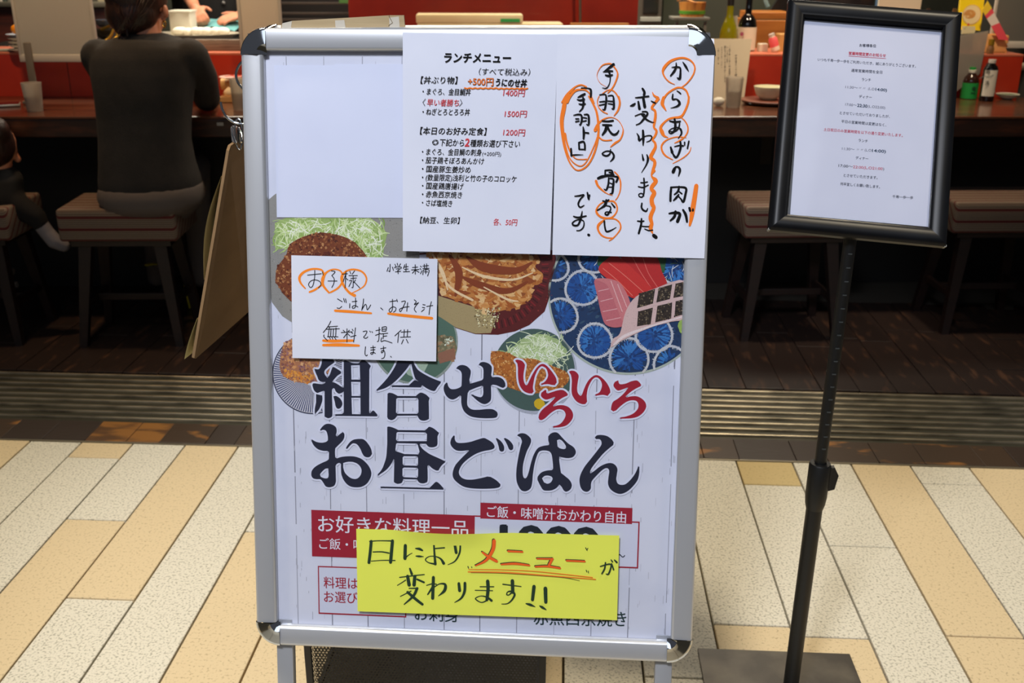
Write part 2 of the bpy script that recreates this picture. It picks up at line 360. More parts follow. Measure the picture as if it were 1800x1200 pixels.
while x < 2.3:
    wd = .118; y = 3.005; first = True
    while y < 3.85:
        L = rs.uniform(.18, .6) if first else rs.uniform(.6, .9); first = False; y2 = min(y+L, 3.9)
        m = MB(); m.box((x+wd/2, (y+y2)/2, -.007+rs.uniform(-.0008, .0008)), (wd/2-.0012, (y2-y)/2-.0012, .008), bev=.001, seg=1); m.obj('floor_plank', PLANK, floor); y = y2
    x += wd
m = MB(); m.box((-.8, 5.2, -.009), (3.2, 1.3, .009)); m.obj('kitchen_floor', mat('kitchen_floor', (60, 56, 50), .6), floor)
# shell of the shop: side walls, back wall, ceiling, beam over the opening
WALLD = mat('shop_wall', (70, 64, 54), .8, noise=(6, (58, 54, 46), .3, .7))
m = MB(); m.box((-3.95, 4.4, 1.35), (.05, 1.95, 1.35)); struct(m.obj('wall_left', WALLD, None, own=True))
m = MB(); m.box((2.36, 4.4, 1.35), (.05, 1.95, 1.35)); struct(m.obj('wall_right', WALLD, None, own=True))
m = MB(); m.box((-.8, 6.4, 1.35), (3.25, .05, 1.35)); struct(m.obj('wall_back', mat('kitchen_back_wall', (96, 98, 84), .6, noise=(3, (70, 74, 64), .3, .7)), None, own=True))
m = MB(); m.box((-.8, 4.4, 2.75), (3.25, 2.05, .05)); struct(m.obj('ceiling', mat('shop_ceiling', (150, 140, 120), .9), None, own=True))
m = MB(); m.box((-.8, 2.62, 2.4), (3.25, .08, .30)); struct(m.obj('trim_4', mat('lintel_wood', (60, 40, 28), .6), None, own=True))

# ================================================================ THE COUNTER
WOODC = mat('counter_wood', (92, 52, 32), .24, coat=.3, noise=(5, (54, 32, 22), .4, .7, (.7, 6, 2)), bump=(14, .12, .002, (.6, 4, 1)))
EDGEW = mat('counter_edge_wood', (44, 24, 16), .35, noise=(10, (84, 44, 26), .5, .8, (1, 2, 5)))
REDL = mat('red_lacquer', (176, 48, 24), .38, coat=.15, noise=(4, (150, 36, 20), .4, .7))
REDR = mat('red_lacquer_rim', (196, 110, 84), .35)
BLK = mat('black_panel', (12, 10, 9), .6)
AX = (CE, CG, V((0, 0, 1)))
counter = thing('counter', 'long dark wooden bar counter with a red raised back ledge, in front of the kitchen', 'counter', K(1.5, .3, 0))
m = MB(); m.box(K(1.55, .265, .745), (2.6, .262, .005), AX, bev=.003); m.obj('countertop', WOODC, counter)
m = MB(); m.box(K(1.55, .262, .709), (2.6, .258, .031), AX, bev=.004); m.obj('front_edge', EDGEW, counter)
m = MB(); m.box(K(1.55, .47, .34), (2.6, .02, .338), AX); m.obj('front_panel', BLK, counter)
def seg(x0, x1, d=.52): return sd(D(x0, 120, d))[0], sd(D(x1, 120, d))[0]
s0, s1 = seg(-90, 1797)
m = MB(); m.box(K((s0+s1)/2, .545, .83), ((s1-s0)/2, .02, .08), AX, bev=.001); m.obj('back_ledge', REDL, counter)
m = MB(); m.box(K((s0+s1)/2, .66, .912), ((s1-s0)/2, .136, .0045), AX, bev=.002); m.obj('ledge_shelf', REDR, counter, smooth=30)
for px in (118, 560, 1000, 1440):
    s = seg(px, px)[0]; m = MB(); m.box(K(s, .5245, .83), (.0012, .0008, .077), AX); m.obj('panel_joint', mat('joint_dark', (60, 16, 10), .6), counter)
m = MB(); a, b = sd(D(292, 80, .6))[0], sd(D(640, 80, .6))[0]; m.box(K((a+b)/2, .62, .938), ((b-a)/2, .012, .021), AX, bev=.003)
tag(m.obj('steel_rail', mat('brushed_steel', (150, 140, 128), .5, .3, noise=(30, (110, 100, 90), .4, .7, (.3, 1, 8))), None, own=True, smooth=30), 'low brushed steel rail on the red ledge behind the seated woman', 'rail')
m = MB(); a = D(1345, 262, .45); m.box(D(1347, 264, .448), (.022, .001, .055), AX); tag(m.obj('notice_slip', mat('dim_paper', (70, 62, 50), .9), None, own=True), 'small dim paper slip stuck under the counter beside the framed sign', 'paper')
m = MB(); m.box(D(387, 218, -.004), (.011, .001, .0055), AX); tag(m.obj('edge_sticker', mat('sticker', (150, 150, 145), .6), None, own=True), 'tiny pale sticker on the dark counter edge right of the seated woman', 'sticker')

# ================================================================ KITCHEN BEHIND
DARKW = mat('kitchen_dark_wood', (86, 36, 22), .5, noise=(6, (50, 20, 14), .35, .7, (.5, 1, 8)))
def panel(name, x0, x1, y0, y1, d, th, m, parent=None, bev=.002):
    p = D(x0, y1, d); q = D(x1, y0, d); yr = max(y0, 4) if y1 > 4 else y1; s_0, s_1 = sd(D(x0, yr, d))[0], sd(D(x1, yr, d))[0]; mb = MB()
    mb.box(K((s_0+s_1)/2, d+th/2, (p.z+q.z)/2), ((s_1-s_0)/2, th/2, (q.z-p.z)/2), AX, bev=bev); return mb.obj(name, m, parent, own=parent is None)
def slab(name, s_0, s_1, d0, d1, z0, z1, m, parent=None, bev=.003):
    mb = MB(); mb.box(K((s_0+s_1)/2, (d0+d1)/2, (z0+z1)/2), ((s_1-s_0)/2, (d1-d0)/2, (z1-z0)/2), AX, bev=bev); return mb.obj(name, m, parent, own=parent is None, smooth=30)
bench = thing('prep_bench', 'dark kitchen work bench behind the red ledge where the cook works', 'bench', K(.6, 1.4, 0))
slab('bench_top', -.75, 1.05, 1.0, 1.75, .86, .885, mat('bench_top', (34, 30, 28), .35), bench); slab('bench_body', -.75, 1.05, 1.05, 1.7, .02, .86, BLK, bench)
cab = thing('wood_cabinet', 'dark red-brown wooden cabinet behind the stacked plates at far left', 'cabinet', K(-1.0, 1.9, 0))
ca, cb2 = sd(D(-150, 60, 1.8))[0], sd(D(196, 60, 1.8))[0]
slab('body', ca, cb2, 1.8, 2.1, .02, 1.02, DARKW, cab); slab('grey_top', ca-.02, cb2+.01, 1.78, 2.12, 1.022, 1.045, mat('grey_rim', (96, 90, 76), .6), cab)
tag(panel('cream_box', 172, 200, -30, 17, 1.9, .12, mat('cream_box', (186, 172, 138), .6)), 'cream box on the cabinet between the frosted screen and the womans head', 'box')
for i, (x0, x1, c) in enumerate([(-6, 4, (232, 224, 206)), (6, 11, (90, 100, 84)), (13, 18, (140, 136, 118)), (20, 25, (60, 66, 56))]):
    tag(panel('file_spine', x0, x1, -60, 9 if i else 11, 1.85, .1, mat('spine%d' % i, c, .6)), 'upright %s spine on the cabinet at the top left corner' % ['ivory', 'green-grey', 'pale grey', 'dark grey'][i], 'binder')
shelf = thing('kitchen_rack', 'dark open rack of black bars between the frosted screen and the red wall', 'rack', D(550, 60, 1.9))
m1 = mat('rack_black', (26, 22, 20), .5)
panel('rack_back', 478, 616, -160, 120, 2.1, .03, m1, shelf)
for y in (4, 22, 33): panel('bar', 478, 616, y, y+4, 1.98, .02, mat('rack_bar', (66, 56, 48), .4), shelf)
tag(panel('green_box', 596, 612, -12, 6, 1.88, .06, mat('green_box', (70, 110, 50), .6)), 'small green box at the top of the dark rack', 'box')
rw = panel('red_screen_wall', 612, 1122, -520, 110, 1.0, .03, REDL); tag(rw, 'tall red lacquered screen panel behind the top of the signboard', 'panel')
m = MB(); m.tube([D(1020, 60, .92), D(1018, -350, .92)], .006, 10); tag(m.obj('thin_steel_pole', mat('pole_steel', (150, 140, 128), .3, .9), None, own=True, smooth=40), 'thin steel pole standing before the red screen panel', 'pole')
fr = thing('steel_fridge', 'narrow steel appliance beside the red screen panel', 'appliance', D(1145, 110, 1.5))
panel('body', 1124, 1164, -500, 130, 1.5, .4, mat('fridge_steel', (122, 118, 106), .45, .5), fr); panel('dark_door', 1131, 1158, -300, 24, 1.494, .006, mat('fridge_dark', (40, 42, 40), .2, coat=.5), fr)
panel('white_band', 1126, 1162, 30, 38, 1.494, .006, mat('fridge_band', (186, 190, 180), .4), fr)
gw = panel('grey_cabinet', 1166, 1385, -420, 150, 1.75, .3, mat('grey_cabinet', (92, 92, 78), .55, noise=(3, (74, 84, 58), .4, .7))); tag(gw, 'tall grey-green kitchen cabinet behind the bottles on the right', 'cabinet')
for px in (1277, 1313):
    pass
m = MB(); m.tube(smooth_path([D(1347, -40, 1.3), D(1345, -5, 1.3), D(1350, 12, 1.3)], 6), .009, 10); tag(m.obj('pale_cloth_tail', mat('pale_cloth', (150, 178, 178), .9), None, own=True, smooth=60), 'pale blue-grey cloth tail hanging before the grey cabinet', 'cloth')
m = MB(); m.prism([(0, 0), (.19, 0), (.19, .24), (.12, .2)], lambda a, b, t: D(1352, 22, 1.25)+CE*a+V((0, 0, b))+CG*t, 0, .02); tag(m.obj('black_bag', mat('black_bag', (16, 13, 12), .5), None, own=True), 'black cloth bag behind the brown box, top right of the signboard', 'bag')
gs = panel('grey_wall_panel', 1700, 1860, -420, 80, 1.6, .05, mat('grey_panel', (120, 118, 106), .6)); tag(gs, 'grey panel at the back of the kitchen on the far right', 'panel')

# frosted screens on the counter
FROST = frost_mat('frosted_acrylic', (206, 200, 186), .12); FROST2 = frost_mat('frosted_acrylic_warm', (232, 222, 204), .06); FRW = mat('screen_frame', (196, 190, 178), .45)
def screen(x0, x1, yb, label, m, foot=None, top=1.42, d=.40):
    a = D(x0, yb, d); b = D(x1, yb, d); s_0, s_1 = sd(a)[0], sd(b)[0]; z0 = (a.z+b.z)/2
    t = thing('frosted_screen', label, 'screen', K((s_0+s_1)/2, d, .75)); t['group'] = 'frosted screens on the counter'
    slab('acrylic_sheet', s_0+.004, s_1-.004, d-.002, d+.002, z0+.02, top, m, t, 0)
    slab('side_rail', s_0, s_0+.012, d-.006, d+.006, z0, top, FRW, t); slab('side_rail', s_1-.012, s_1, d-.006, d+.006, z0, top, FRW, t)
    slab('bottom_rail', s_0, s_1, d-.006, d+.006, z0-.002, z0+.026, FRW, t)
    for f in (foot or []):
        mb = MB(); p = D(f, yb-14, d-.012); q = sd(p)[0]; gy = mat('foot_grey', (112, 104, 92), .5)
        mb.box(K(q, d-.013, (z0+.07+.75)/2), (.014, .005, (z0+.07-.752)/2), AX, bev=.004); mb.box(K(q, d-.04, .757), (.014, .06, .0055), AX, bev=.003); mb.obj('foot', gy, t, smooth=30)
    return t
screen(36, 176, 108, 'frosted acrylic counter screen left of the seated woman, grey foot at its left', FROST, [50])
screen(424, 500, 96, 'warm cream frosted counter screen behind the chrome corner of the signboard', FROST2, [462], d=.44)
screen(1736, 1900, 84, 'grey frosted screen at the right edge behind the wooden measuring box', frost_mat('frosted_grey', (150, 148, 140), .12), None, d=.68)
# ================================================================ THE SIGNBOARD
ALU = mat('brushed_aluminium', (206, 208, 212), .34, .55)
ALUD = mat('aluminium_side', (150, 150, 150), .35, .8)
CHR = mat('chrome', (210, 214, 220), .06, 1.0)
B = BOARD; HW, HH = .3225, .4468; RW = .0305
foot = B.P(0, -HH-.33, 0); foot.z = 0
board = thing('signboard', 'tall aluminium A-frame signboard covered in lunch menus, standing on the pavement', 'signboard', foot)
rail_prof = [(0, -.014), (0, .0035), (.0009, .0062), (.0028, .0078), (.0055, .0083), (.026, .0074), (.0292, .0060), (.0305, .002), (.0305, -.005)]
def rail(PL, a0, b0, a1, b1, nin, name='frame_rail', m=ALU, depth=1.0):
    # outer edge runs from (a0,b0) to (a1,b1); nin is the inward direction in the plane
    mb = MB(); n = len(rail_prof); vs = []
    for (a, b) in ((a0, b0), (a1, b1)):
        for q, w_ in rail_prof: vs.append(PL.P(a+nin[0]*q, b+nin[1]*q, w_*depth))
    fs = [[i, (i+1) % n, n+(i+1) % n, n+i] for i in range(n)]+[list(range(n)), [n+i for i in range(n)][::-1]]
    mb.add(vs, fs); return mb.obj(name, m, board, smooth=50)
CR = .036
rail(B, -HW, -HH+CR, -HW, HH-CR, (1, 0)); rail(B, HW, -HH+CR, HW, HH-CR, (-1, 0))
rail(B, -HW+CR, HH, HW-CR, HH, (0, -1)); rail(B, -HW+CR, -HH, HW-CR, -HH, (0, 1))
def corner(PL, sx, sy, name='corner_cap', R=CR, depth=1.0, par=None):
    mb = MB(); n = 12; cx, cy = sx*(HW-R), sy*(HH-R); vs = []; m_ = len(rail_prof)
    pr = [(q, w_*1.06+.0008) for q, w_ in rail_prof[:-1]]; pr = pr[:5]+[(.017, .0098), (.0235, .0112), (.0325, .0040), (R+.0005, .0030)]; m_ = len(pr)
    for i in range(n+1):
        a = pi/2*i/n
        for q, w_ in pr: r = R+.001-q; vs.append(PL.P(cx+sx*cos(a)*r, cy+sy*sin(a)*r, w_*depth))
    # square root of the cap, where it overlaps the rails
    fs = []
    for i in range(n):
        for j in range(m_-1): fs.append([i*m_+j, (i+1)*m_+j, (i+1)*m_+j+1, i*m_+j+1])
    mb.add(vs, fs)
    return mb.obj(name, CHR, par or board, smooth=50)
for sx in (-1, 1):
    for sy in (-1, 1): corner(B, sx, sy)
mb = MB(); mb.box(B.P(0, 0, -.009), (HW-.006, HH-.006, .002), (B.u, B.v, B.n)); mb.obj('back_panel', mat('board_back', (70, 70, 74), .6), board)
for s in (-1, 1):
    mb = MB(); c = B.P(s*.2835, -HH-.15, -.012); mb.box(c, (.0125, .187, .008), (B.u, B.v, B.n), bev=.002); mb.obj('leg', ALU, board, smooth=30)
# rear half of the A: same frame leaning the other way
top = B.P(0, HH, -.014)
RB = Plane((0, 0, 0), -0.02474, -0.30, 0.01004)
RB.n = RB.n; RB.o = top - RB.v*HH + V((.002, .020, .0035))
RB.n = -RB.n
rail(RB, -HW, -HH+CR, -HW, HH-CR, (1, 0), 'rear_rail'); rail(RB, HW, -HH+CR, HW, HH-CR, (-1, 0), 'rear_rail')
rail(RB, -HW+CR, HH, HW-CR, HH, (0, -1), 'rear_rail'); rail(RB, -HW+CR, -HH, HW-CR, -HH, (0, 1), 'rear_rail')
for sx in (-1, 1):
    for sy in (-1, 1): corner(RB, sx, sy, 'rear_corner_cap')
mb = MB(); mb.box(RB.P(0, 0, -.009), (HW-.006, HH-.006, .002), (RB.u, RB.v, RB.n)); mb.obj('rear_panel', MATS['board_back'], board)
for s in (-1, 1):
    mb = MB(); mb.box(RB.P(s*.2835, -HH-.15, -.012), (.0125, .187, .008), (RB.u, RB.v, RB.n), bev=.002); mb.obj('rear_leg', ALU, board, smooth=30)

# ---------------------------------------------------------------- the poster: white boards, food pictures, title
INK = (44, 46, 60); RED = (164, 38, 54); WHT = (222, 224, 238); ORG = (240, 124, 40); BK = (13, 14, 17)
PRN = mat('printed_sheet', rough=.5, attr=True, spec=.3)
INKM = mat('printed_ink', rough=.7, attr=True, spec=.12)
NZ = lambda nm, sc, c2, lo, hi, **k: mat(nm, rough=.5, attr=True, spec=.3, noise=(sc, c2, lo, hi), **k)
mb = MB(); mb.box(B.P(0, -.003, -.0062), (.2955, .4225, .0004), (B.u, B.v, B.n), color=(222, 224, 234)); poster = mb.obj('poster', NZ('poster_paper', 9, (212, 215, 227), .45, .7), board)
L0 = -.0057
rp = random.Random(11)
def uvpx(a, b):            # back from board coordinates to the photograph's frame, only to lay the print out
    q = B.P(a, b)-CAM; z = q.dot(FWD); return CX+FPX*q.dot(RGT)/z, CY-FPX*q.dot(UPV)/z
pr = Print(B, L0)
k = -.262
while k < .285:            # joints and grain of the printed boards
    a = k+rp.uniform(-.003, .003); b0 = -.42
    while b0 < .40:
        L = rp.uniform(.04, .22); g = rp.randint(120, 178); x0 = uvpx(a, b0); x1 = uvpx(a+rp.uniform(-.0006, .0006), min(b0+L, .41))
        pr.stroke([x0, x1], rp.uniform(.8, 2.0), (g, g, g+10), cap=False); b0 += L+rp.uniform(.0, .03)
    k += .0545
for _ in range(520):
    a = rp.gauss(rp.choice([-.262+.0545*j for j in range(11)])+.01, .012); b = rp.uniform(-.41, .40); L = rp.uniform(.003, .014); g = rp.randint(165, 200)
    if abs(a) < .29: pr.stroke([uvpx(a, b), uvpx(a, b+L)], rp.uniform(.5, 1.1), (g, g, g+9), cap=False)
pr.obj('printed_planks', PRN, poster)

def blob(cx, cy, rx, ry, n=40, j=.06, rot=0, r=rp):
    out = []; ph = [r.uniform(0, 6.28) for _ in range(5)]
    for i in range(n):
        a = 2*pi*i/n; q = 1+sum(j/(m+1)*sin((m*2+2)*a+ph[m]) for m in range(5))+r.uniform(-j, j)*.35
        x, y = rx*q*cos(a), ry*q*sin(a); out.append((cx+x*cos(rot)-y*sin(rot), cy+x*sin(rot)+y*cos(rot)))
    return out
def inside(poly, x, y):
    c = False; n = len(poly)
    for i in range(n):
        x1, y1 = poly[i]; x2, y2 = poly[i-1]
        if (y1 > y) != (y2 > y) and x < (x2-x1)*(y-y1)/(y2-y1)+x1: c = not c
    return c
def crumbs(pr, poly, n, cols, s0, s1, r=rp):
    xs = [p[0] for p in poly]; ys = [p[1] for p in poly]; k = 0
    while k < n:
        x, y = r.uniform(min(xs), max(xs)), r.uniform(min(ys), max(ys))
        if not inside(poly, x, y): continue
        k += 1; s = r.uniform(s0, s1); a0 = r.uniform(0, 6); m_ = r.choice((3, 4, 5))
        pr.convex([(x+s*r.uniform(.6, 1)*cos(a0+6.283*i/m_), y+s*r.uniform(.6, 1)*sin(a0+6.283*i/m_)) for i in range(m_)], r.choice(cols))
def shreds(pr, poly, n, cols, L0_, L1, wd, r=rp):
    xs = [p[0] for p in poly]; ys = [p[1] for p in poly]; k = 0
    while k < n:
        x, y = r.uniform(min(xs), max(xs)), r.uniform(min(ys), max(ys))
        if not inside(poly, x, y): continue
        k += 1; a = r.uniform(0, 6.28); L = r.uniform(L0_, L1); c = r.uniform(-.9, .9)
        P = [(x+L*t*cos(a+c*t), y+L*t*sin(a+c*t)) for t in (0, .33, .66, 1)]
        if not inside(poly, *P[-1]) and r.random() < .6: continue
        pr.stroke([p+(wd*r.uniform(.5, 1.2)*(1-.5*abs(i-1.5)/1.5),) for i, p in enumerate(P)], wd, r.choice(cols), n=2, cap=False)
def clip(poly, box):       # keep the print inside the sheet
    x0, y0, x1, y1 = box; return [(min(max(x, x0), x1), min(max(y, y0), y1)) for x, y in poly]
LD = LAY
FOOD = []; FPR = mat('food_print', rough=.45, attr=True, spec=.35, noise=(900, (70, 50, 40), .58, .9))
def photo(): p = Print(B, L0+.0003); FOOD.append(p); return p
GREENS = [(216, 230, 168), (200, 220, 144), (232, 240, 202), (180, 206, 124), (240, 244, 218), (224, 234, 186)]
BROWN = [(120, 62, 34), (96, 44, 26), (150, 88, 48), (84, 38, 26), (172, 112, 66), (132, 70, 36), (190, 134, 84)]
GOLD = [(198, 124, 52), (176, 98, 40), (216, 150, 76), (150, 84, 38), (228, 176, 108), (186, 112, 50), (134, 78, 40)]
# grey stone plate with a breaded cutlet and cabbage, upper left
p = photo(); p.tri([[(469, 352), (478, 344), (486, 338), (707, 338), (737, 383), (736, 470), (700, 580), (620, 600), (560, 588), (520, 573), (494, 556), (476, 532), (470, 505)]], (150, 147, 138)); p.up()
crumbs(p, [(470, 383), (737, 383), (736, 470), (700, 560), (560, 585), (520, 570), (474, 530)], 700, [(132, 130, 122), (166, 163, 152), (118, 116, 110), (158, 156, 148)], .7, 2.0)
cab_ = [(481, 392), (500, 383), (540, 383), (600, 383), (650, 383), (664, 395), (680, 410), (674, 432), (672, 452), (640, 456), (600, 455), (560, 450), (500, 436), (482, 440)]
p.up(); p.tri([cab_], (160, 184, 108)); p.up(); shreds(p, cab_, 160, [(150, 178, 92), (128, 160, 72), (172, 196, 110)], 8, 26, 3.0); shreds(p, cab_, 420, GREENS, 8, 30, 2.4)
cut = blob(566, 478, 84, 66, 44, .05); p.up(); p.tri([cut], (122, 62, 34)); p.up(); crumbs(p, cut, 1500, BROWN, 1.0, 3.6)
p.up(); crumbs(p, blob(566, 478, 50, 34), 260, [(78, 34, 24), (104, 44, 28), (92, 38, 26)], 2, 5)
# ginger pork on a dark red plate, middle
p = photo(); red_pl = [(722, 449), (725, 446), (800, 440), (975, 440), (977, 455), (974, 480), (970, 510), (957, 548), (930, 572), (905, 583), (875, 589), (835, 588), (800, 577), (772, 558), (769, 545), (769, 446)]
p.tri([red_pl], (92, 30, 28)); p.up()
for k in range(46): a = -.35+k*.06; p.stroke([(858+94*cos(a), 470+96*sin(a)), (858+106*cos(a), 470+110*sin(a))], 2.4, (130, 34, 36) if k % 2 else (64, 22, 22), cap=False)
p.up(); crumbs(p, [(770, 446), (975, 446), (970, 520), (930, 570), (860, 588), (790, 570)], 300, [(120, 34, 34), (70, 24, 24), (140, 52, 46)], .8, 2)
p.up(); p.tri([[(769, 520), (800, 530), (850, 545), (872, 560), (862, 586), (835, 587), (800, 576), (776, 560), (769, 556)]], (170, 150, 104))
meat = [(752, 446), (770, 441), (860, 440), (944, 452), (940, 470), (954, 482), (950, 498), (936, 503), (932, 520), (914, 538), (884, 546), (860, 550), (838, 543), (820, 532), (800, 528), (776, 516), (766, 490)]
p.up(); m2 = [q[:2] for q in smooth_path(meat, 4, True)]; p.tri([m2], (196, 128, 62)); p.up()
crumbs(p, m2, 420, [(206, 142, 76), (178, 104, 46), (222, 168, 104), (150, 82, 38), (232, 190, 130), (188, 116, 54)], 3, 9)
p.up()
for _ in range(150):
    a_ = rp.uniform(770, 945); b_ = rp.uniform(446, 545); dr = rp.uniform(-.5, .7)+(a_-860)*.004; l_ = rp.uniform(8, 26); c_ = (a_+l_*cos(dr), b_+l_*sin(dr))
    if inside(m2, a_, b_) and inside(m2, *c_): p.stroke([(a_, b_, 1), ((a_+c_[0])/2, (b_+c_[1])/2+3, rp.uniform(3, 8)), (*c_, 1)], 4, rp.choice([(214, 150, 80), (166, 88, 36), (232, 184, 118), (186, 110, 50), (148, 74, 32), (204, 132, 62)]), cap=False)
    if _ % 10 == 0: p.up()
for q in ([(790, 450, 5), (806, 480, 14), (800, 520, 4)], [(820, 452, 4), (850, 470, 16), (905, 476, 12), (934, 462, 4)], [(810, 486, 3), (840, 500, 12), (890, 512, 10), (926, 496, 4)]): p.stroke(q, 8, (136, 62, 28)); p.up()
for q in ([(812, 470, 2), (850, 486, 5), (900, 492, 4), (936, 480, 2)], [(770, 470, 2), (790, 505, 4), (830, 528, 4)], [(760, 448, 3), (778, 480, 5), (786, 510, 2)], [(850, 505, 2), (890, 526, 4), (910, 530, 2)]): p.stroke(q, 4, (240, 208, 158)); p.up()
crumbs(p, [(830, 545), (880, 540), (872, 578), (840, 575)], 160, [(244, 236, 190), (214, 196, 130), (120, 104, 66)], .8, 2.4)
# sashimi on a blue-ringed plate, upper right
p = photo(); PC = (1105, 520); RX = 142
pl = [(PC[0]+RX*cos(a), PC[1]+RX*sin(a)*.985) for a in [2*pi*k/90 for k in range(90)]]
cl = clip([(x, y) for x, y in pl], (960, 440, 1205.5, 700)); p.tri([cl], (176, 186, 170)); p.up()
p.tri([clip([(PC[0]+(RX-3.5)*cos(a), PC[1]+(RX-4)*sin(a)*.985) for a in [2*pi*k/90 for k in range(90)]], (960, 440, 1205.5, 700))], (34, 58, 92)); p.up()
rb = random.Random(5)
for k in range(420):
    a = rb.uniform(0, 6.28); q = 136*math.sqrt(rb.random()); X, Y = PC[0]+q*cos(a), PC[1]+q*sin(a)
    if (X-PC[0])**2+(Y-PC[1])**2 < (RX-9)**2 and X < 1202 and Y > 444: p.disc(X, Y, rb.uniform(2, 6), rb.uniform(1.5, 3), rb.choice([(30, 50, 80), (26, 42, 66), (42, 70, 104), (58, 84, 106), (34, 60, 96)]), 7, a)
p.up(); petals = [(1024, 507, 30), (1046, 600, 30), (1106, 630, 34), (1150, 588, 32), (975, 470, 24), (985, 556, 30), (1180, 640, 30), (1045, 452, 28), (1190, 470, 30)]
def inpl(x, y, m_=6): return (x-PC[0])**2+(y-PC[1])**2 < (RX-m_)**2 and x < 1205 and y > 441
for (x, y, r_) in petals:
    if inpl(x, y, 2): p.disc(x, y, min(r_*.9, 40), min(r_*.9, 40), (38, 84, 146), 26) if (math.hypot(x-PC[0], y-PC[1])+r_*.9 < RX-6 and x+r_*.9 < 1205 and y-r_*.9 > 440) else None
    for k in range(170):
        a = rb.uniform(0, 6.28); q0, q1 = r_*rb.uniform(.0, .55), r_*rb.uniform(.6, .95); X, Y = x+q1*cos(a), y+q1*sin(a)
        if inpl(X, Y, 8) and inpl(x+q0*cos(a), y+q0*sin(a), 8):
            t_ = (a+x*.1) % 6.28; col = (30, 66, 124) if rb.random() < .35 else ((58, 122, 186) if sin(t_) > .1 else (34, 84, 150)); p.stroke([(x+q0*cos(a), y+q0*sin(a), 3.2), (X, Y, 2.0)], 2.6, col, cap=False)
    for k in range(40):
        a = rb.uniform(0, 6.28); q = r_*.5*rb.random(); X, Y = x+q*cos(a), y+q*sin(a)
        if inpl(X, Y, 9): p.disc(X, Y, 3, 2, rb.choice([(36, 74, 128), (28, 58, 108), (44, 96, 158)]), 7, a)
    p.up()
    for k in range(int(r_*7)):
        a = 6.283*k/(r_*7); q = r_*(1+.03*sin(a*3)); X, Y = x+q*cos(a), y+q*sin(a)
        if inpl(X, Y, 5): p.disc(X, Y, 2.2, 2.2, rb.choice([(206, 206, 204), (216, 213, 204), (196, 200, 206)]), 6)
    for k in range(110):
        a = rb.uniform(0, 6.28); X, Y = x+r_*cos(a), y+r_*sin(a); f_ = rb.choice((1.14, 1.1, .9, .86))
        if inpl(X, Y, 9): p.stroke([(X, Y, 1.4), (x+r_*f_*cos(a), y+r_*f_*sin(a), .4)], 1.1, (196, 200, 208), cap=False)
p.up(); shreds(p, [(1050, 448), (1200, 448), (1205, 480), (1160, 520), (1080, 560), (1045, 520)], 90, [(216, 218, 214), (190, 196, 194), (92, 128, 96)], 8, 22, 1.6)
for c_, q in [((40, 84, 52), [(1052, 447), (1072, 447), (1078, 462), (1062, 474), (1050, 466)]), ((52, 96, 58), [(1150, 447), (1172, 455), (1168, 480), (1150, 470)])]: p.up().tri([q], c_)
def slab_print(poly, col, marks, mcol): p.up(); pp = [q[:2] for q in smooth_path(poly, 4, True)]; p.tri([pp], col); p.up(); [p.stroke(m_, 1.4, mcol) for m_ in marks]
slab_print([(1092, 449), (1150, 449), (1164, 478), (1173, 502), (1150, 512), (1120, 505)], (190, 46, 44), [[(1130, 452), (1140, 480), (1156, 505)], [(1112, 452), (1126, 478), (1146, 508)]], (224, 104, 92))
slab_print([(1052, 475), (1066, 456), (1084, 450), (1110, 470), (1140, 500), (1146, 512), (1120, 524), (1104, 520), (1078, 498)], (206, 54, 48), [[(1070, 462), (1100, 486), (1134, 516)], [(1060, 472), (1084, 492), (1112, 520)]], (232, 118, 100))
slab_print([(1045, 492), (1066, 500), (1078, 520), (1098, 566), (1086, 576), (1066, 572), (1058, 556), (1050, 520)], (196, 108, 112), [[(1052, 512), (1070, 508)], [(1056, 530), (1080, 524)], [(1060, 548), (1090, 542)], [(1066, 564), (1094, 558)]], (228, 172, 170))
slab_print([(1046, 491), (1070, 490), (1092, 500), (1108, 532), (1106, 556), (1096, 568), (1076, 520), (1066, 500)], (208, 124, 124), [[(1074, 494), (1094, 548)], [(1086, 500), (1102, 540)]], (234, 184, 178))
slab_print([(1074, 611), (1078, 596), (1090, 586), (1100, 548), (1118, 522), (1150, 508), (1205, 494), (1205, 556), (1180, 566), (1150, 574), (1120, 586), (1092, 600)], (214, 182, 174), [[(1080, 606, 4), (1100, 590, 5), (1150, 572, 3), (1204, 556, 2)]], (232, 214, 208))
for q in ([(1124, 516), (1152, 508), (1148, 534), (1120, 542)], [(1158, 507), (1182, 500), (1178, 526), (1154, 532)], [(1188, 499), (1205, 495), (1205, 520), (1184, 524)], [(1122, 548), (1148, 541), (1144, 570), (1120, 574)], [(1156, 538), (1182, 532), (1180, 560), (1152, 567)], [(1188, 530), (1205, 526), (1205, 552), (1186, 557)]):
    p.up().tri([q], (52, 42, 34)); p.up(); crumbs(p, q, 60, [(104, 88, 64), (30, 26, 24), (140, 124, 98), (70, 56, 40)], .8, 2.4)
p.up().tri([blob(1201, 574, 8, 14, 18, .1)], (150, 178, 84)); p.mb.v and None
